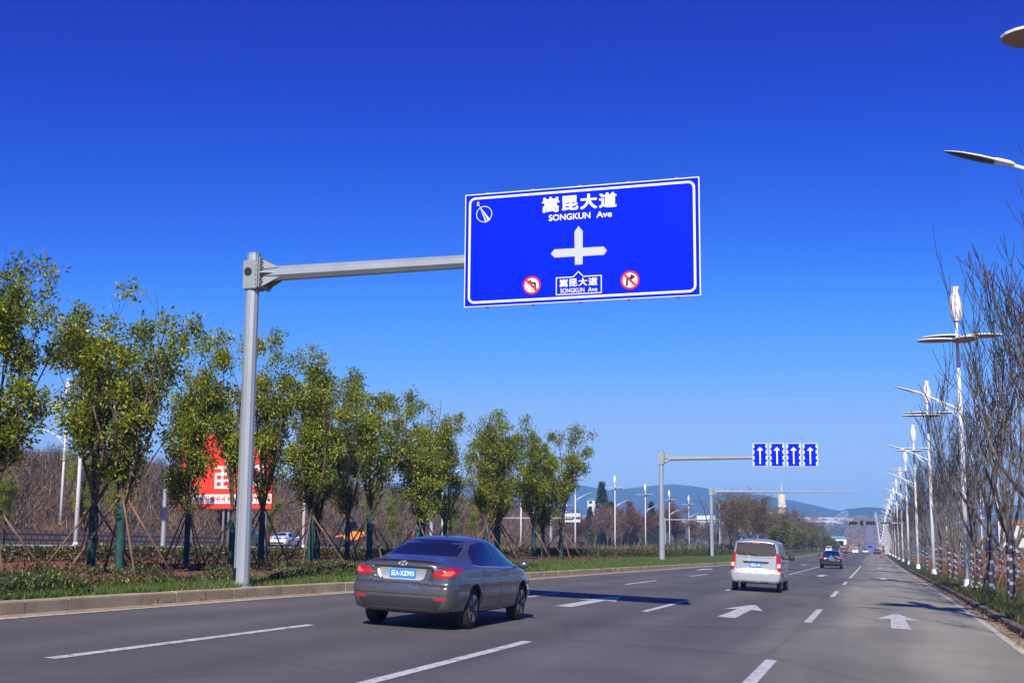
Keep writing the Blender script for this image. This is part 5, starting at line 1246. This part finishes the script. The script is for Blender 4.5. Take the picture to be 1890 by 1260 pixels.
    hit = bvh.ray_cast(Vector((0, -6, zp)), Vector((0, 1, 0)))[0]
    if hit: y = hit.y-.016
    b.box((0, y, zp), (wp, .012, .14), 0, bev=.004); pl = b.build('licence_plate', 'plate_blue', root)
    if plate:
        b = MB(); text_fit(b, plate, -wp*.44, wp*.44, zp-.045, zp+.045, y-.009, bold=.02); b.build('plate_number', 'plate_white', pl, fix=False)
    for s in (-1, 1):
        b = MB(); zz = 1.0 if kind == 'sedan' else 1.12; xx = .93 if kind == 'sedan' else .86; yy_ = .92 if kind == 'sedan' else .85
        b.lathe([(.001, -.07), (.05, -.06), (.075, -.02), (.07, .04), (.03, .08), (.001, .085)], (0, 0, 0), 14, 0, 'Y'); b.v = [(s*(xx+.11)+v[0]*1.45, yy_+v[1], zz+.02+v[2]*(1 if kind == 'sedan' else 1.25)) for v in b.v]
        b.tube([(s*(xx-.08), yy_+.02, zz-.03), (s*(xx+.06), yy_, zz)], .022, 6, 0); b.build('side_mirror', 'trim' if kind != 'sedan' else pm, root)
        for yw in (-spec['wb'], spec['wb']): wheel(spec, root, s, yw, 0)
    return root
def gz(x, y): return road_z(x, y)
def on_road(o, x, y):   # tilt with the crossfall
    o.rotation_euler = (0, math.atan(cross(y)), 0)
c1 = make_car('sedan', 'paint_grey', (-6.86, 19.42, gz(-6.86, 19.42)), 'dark grey sedan with red tail lights in the third lane', plate='云A·XZ993', scale=.955); on_road(c1, -6.8, 19.4)
c2 = make_car('van', 'paint_silver', (-3.82, 43.2, gz(-3.82, 43.2)), 'silver minivan with a wide rear window driving away', plate='云A'); on_road(c2, -3.8, 43.2)
c3 = make_car('sedan', 'paint_black', (-3.46, 105.2, gz(-3.46, 105.2)), 'black sedan driving away ahead of the silver minivan'); on_road(c3, -3.5, 105)
far = [('van', 'paint_white', -11.0, 318, 'white van leading at the left of the distant queue'), ('sedan', 'paint_red', -7.7, 335, 'dark red car beside the white van in the distant queue'), ('van', 'paint_white', -5.0, 345, 'pale car in the middle of the distant queue'), ('sedan', 'paint_silver', -2.3, 335, 'silver car second from the right in the distant queue'), ('sedan', 'paint_black', .6, 350, 'dark car at the right end of the distant queue')]
for kd, pm, x, y, lb in far: make_car(kd, pm, (x, y, gz(x, y)), lb, 'cars queuing far down the road')
c = make_car('sedan', 'paint_white', (-55.3, 108, left_z(-55, 108)+.03), 'white car on the service road behind the evergreens', rz=.15)
c = make_car('van', 'paint_green', (-54.2, 98, left_z(-55, 98)+.03), 'white and green taxi behind the nearest gantry pole', rz=.1)
# excavator-like orange loader on the service road
root = thing('wheel_loader', (-52.2, 117, left_z(-52.2, 117)+.03), 'orange wheel loader on the service road left of the sedan', 'loader', rz=.3)
b = MB(); b.box((.6, 0, 1.25), (1.5, 1.3, .9), 0, bev=.08); b.box((-.7, 0, 1.05), (1.2, 1.0, .5), 0, bev=.06); b.build('body', 'orange', root)
b = MB(); b.box((.0, 0, 2.1), (.95, 1.1, 1.1), 0, bev=.06); b.box((0, 0, 2.7), (1.1, 1.25, .08), 1); b.build('cab', ['glass', 'trim'], root)
b = MB(); b.tube([(-.9, -.4, 1.3), (-1.7, -.4, 1.1), (-2.2, -.4, .5)], .09, 6); b.tube([(-.9, .4, 1.3), (-1.7, .4, 1.1), (-2.2, .4, .5)], .09, 6); b.build('arm', 'orange', root)
b = MB(); b.prism([(-2.9, .1), (-2.2, .1), (-2.05, .8), (-2.3, .75), (-2.4, .35), (-2.9, .2)], -.9, .9, 0); b.build('bucket', 'trim', root)
for x in (-1.2, 1.2):
    for y in (-.75, .75):
        b = MB(); b.lathe([(.3, -.16), (.55, -.18), (.6, -.1), (.6, .1), (.55, .18), (.3, .16)], (x, y, .6), 20, 0, 'Y'); w_ = b.build('wheel', 'tyre', root)
        b = MB(); b.lathe([(.31, -.12), (.001, -.1)], (x, y, .6), 16, 0, 'Y'); b.lathe([(.001, .1), (.31, .12)], (x, y, .6), 16, 0, 'Y'); b.build('rim', 'orange', w_)

# small traffic furniture
root = thing('traffic_cone', (1.1, 235, gz(1.1, 235)+.01), 'small red traffic cone far along the right lane', 'traffic cone')
b = MB(); b.lathe([(.22, .03), (.05, .72), (.001, .74)], n=14); b.build('cone', 'sign_red', root)
b = MB(); b.box((0, 0, .02), (.5, .5, .04), 0); b.build('base', 'trim', root)
root = thing('small_sign', (-.9, 300, gz(-.9, 300)), 'small blue sign on a thin post in front of the rising road', 'road sign')
b = MB(); b.tube([(0, 0, 0), (0, 0, 2.4)], .04, 6); b.build('post', 'steel', root)
b = MB(); b.box((0, -.05, 1.9), (.8, .03, .55), 0); b.build('panel', 'sign_blue', root)
# loose stones by the lamp base
for i, (dx, dy, s) in enumerate(((-.30, -.35, .12), (.25, -.45, .14), (-.15, -.62, .09))):
    b = MB(); r_ = random.Random(i); b.lathe([(.001, -s*.3), (s*.8, -s*.1), (s, s*.25), (s*.6, s*.6), (.001, s*.7)], n=8, sm=False); b.v = [tuple(c_*(1+.12*r_.uniform(-1, 1)) for c_ in v) for v in b.v]
    tag(b.build('rock', 'building', None, (3.78+dx, 55.6+dy, right_z(3.8, 55)+.03)), ['pale rock left of the near lamp base', 'pale rock right of the near lamp base', 'small pale rock in front of the near lamp base'][i], 'rock', 'pale rocks around the lamp base')

# ------------------------------------------------------------------ haze
HAZE = 0.00032
if HAZE:
    m = bpy.data.materials.new('haze'); m.use_nodes = True; nt = m.node_tree; nt.nodes.clear()
    v = nt.nodes.new('ShaderNodeVolumePrincipled'); v.inputs['Color'].default_value = (.23, .51, 1.0, 1); v.inputs['Density'].default_value = HAZE; v.inputs['Anisotropy'].default_value = -0.15
    o_ = nt.nodes.new('ShaderNodeOutputMaterial'); nt.links.new(v.outputs[0], o_.inputs['Volume'])
    b = MB(); b.box((0, 1650, 82), (9600, 4700, 196), 0); me = b.mesh('haze', [m]); tag(link('haze', me), 'thin blue distance haze', 'haze', kind='stuff')
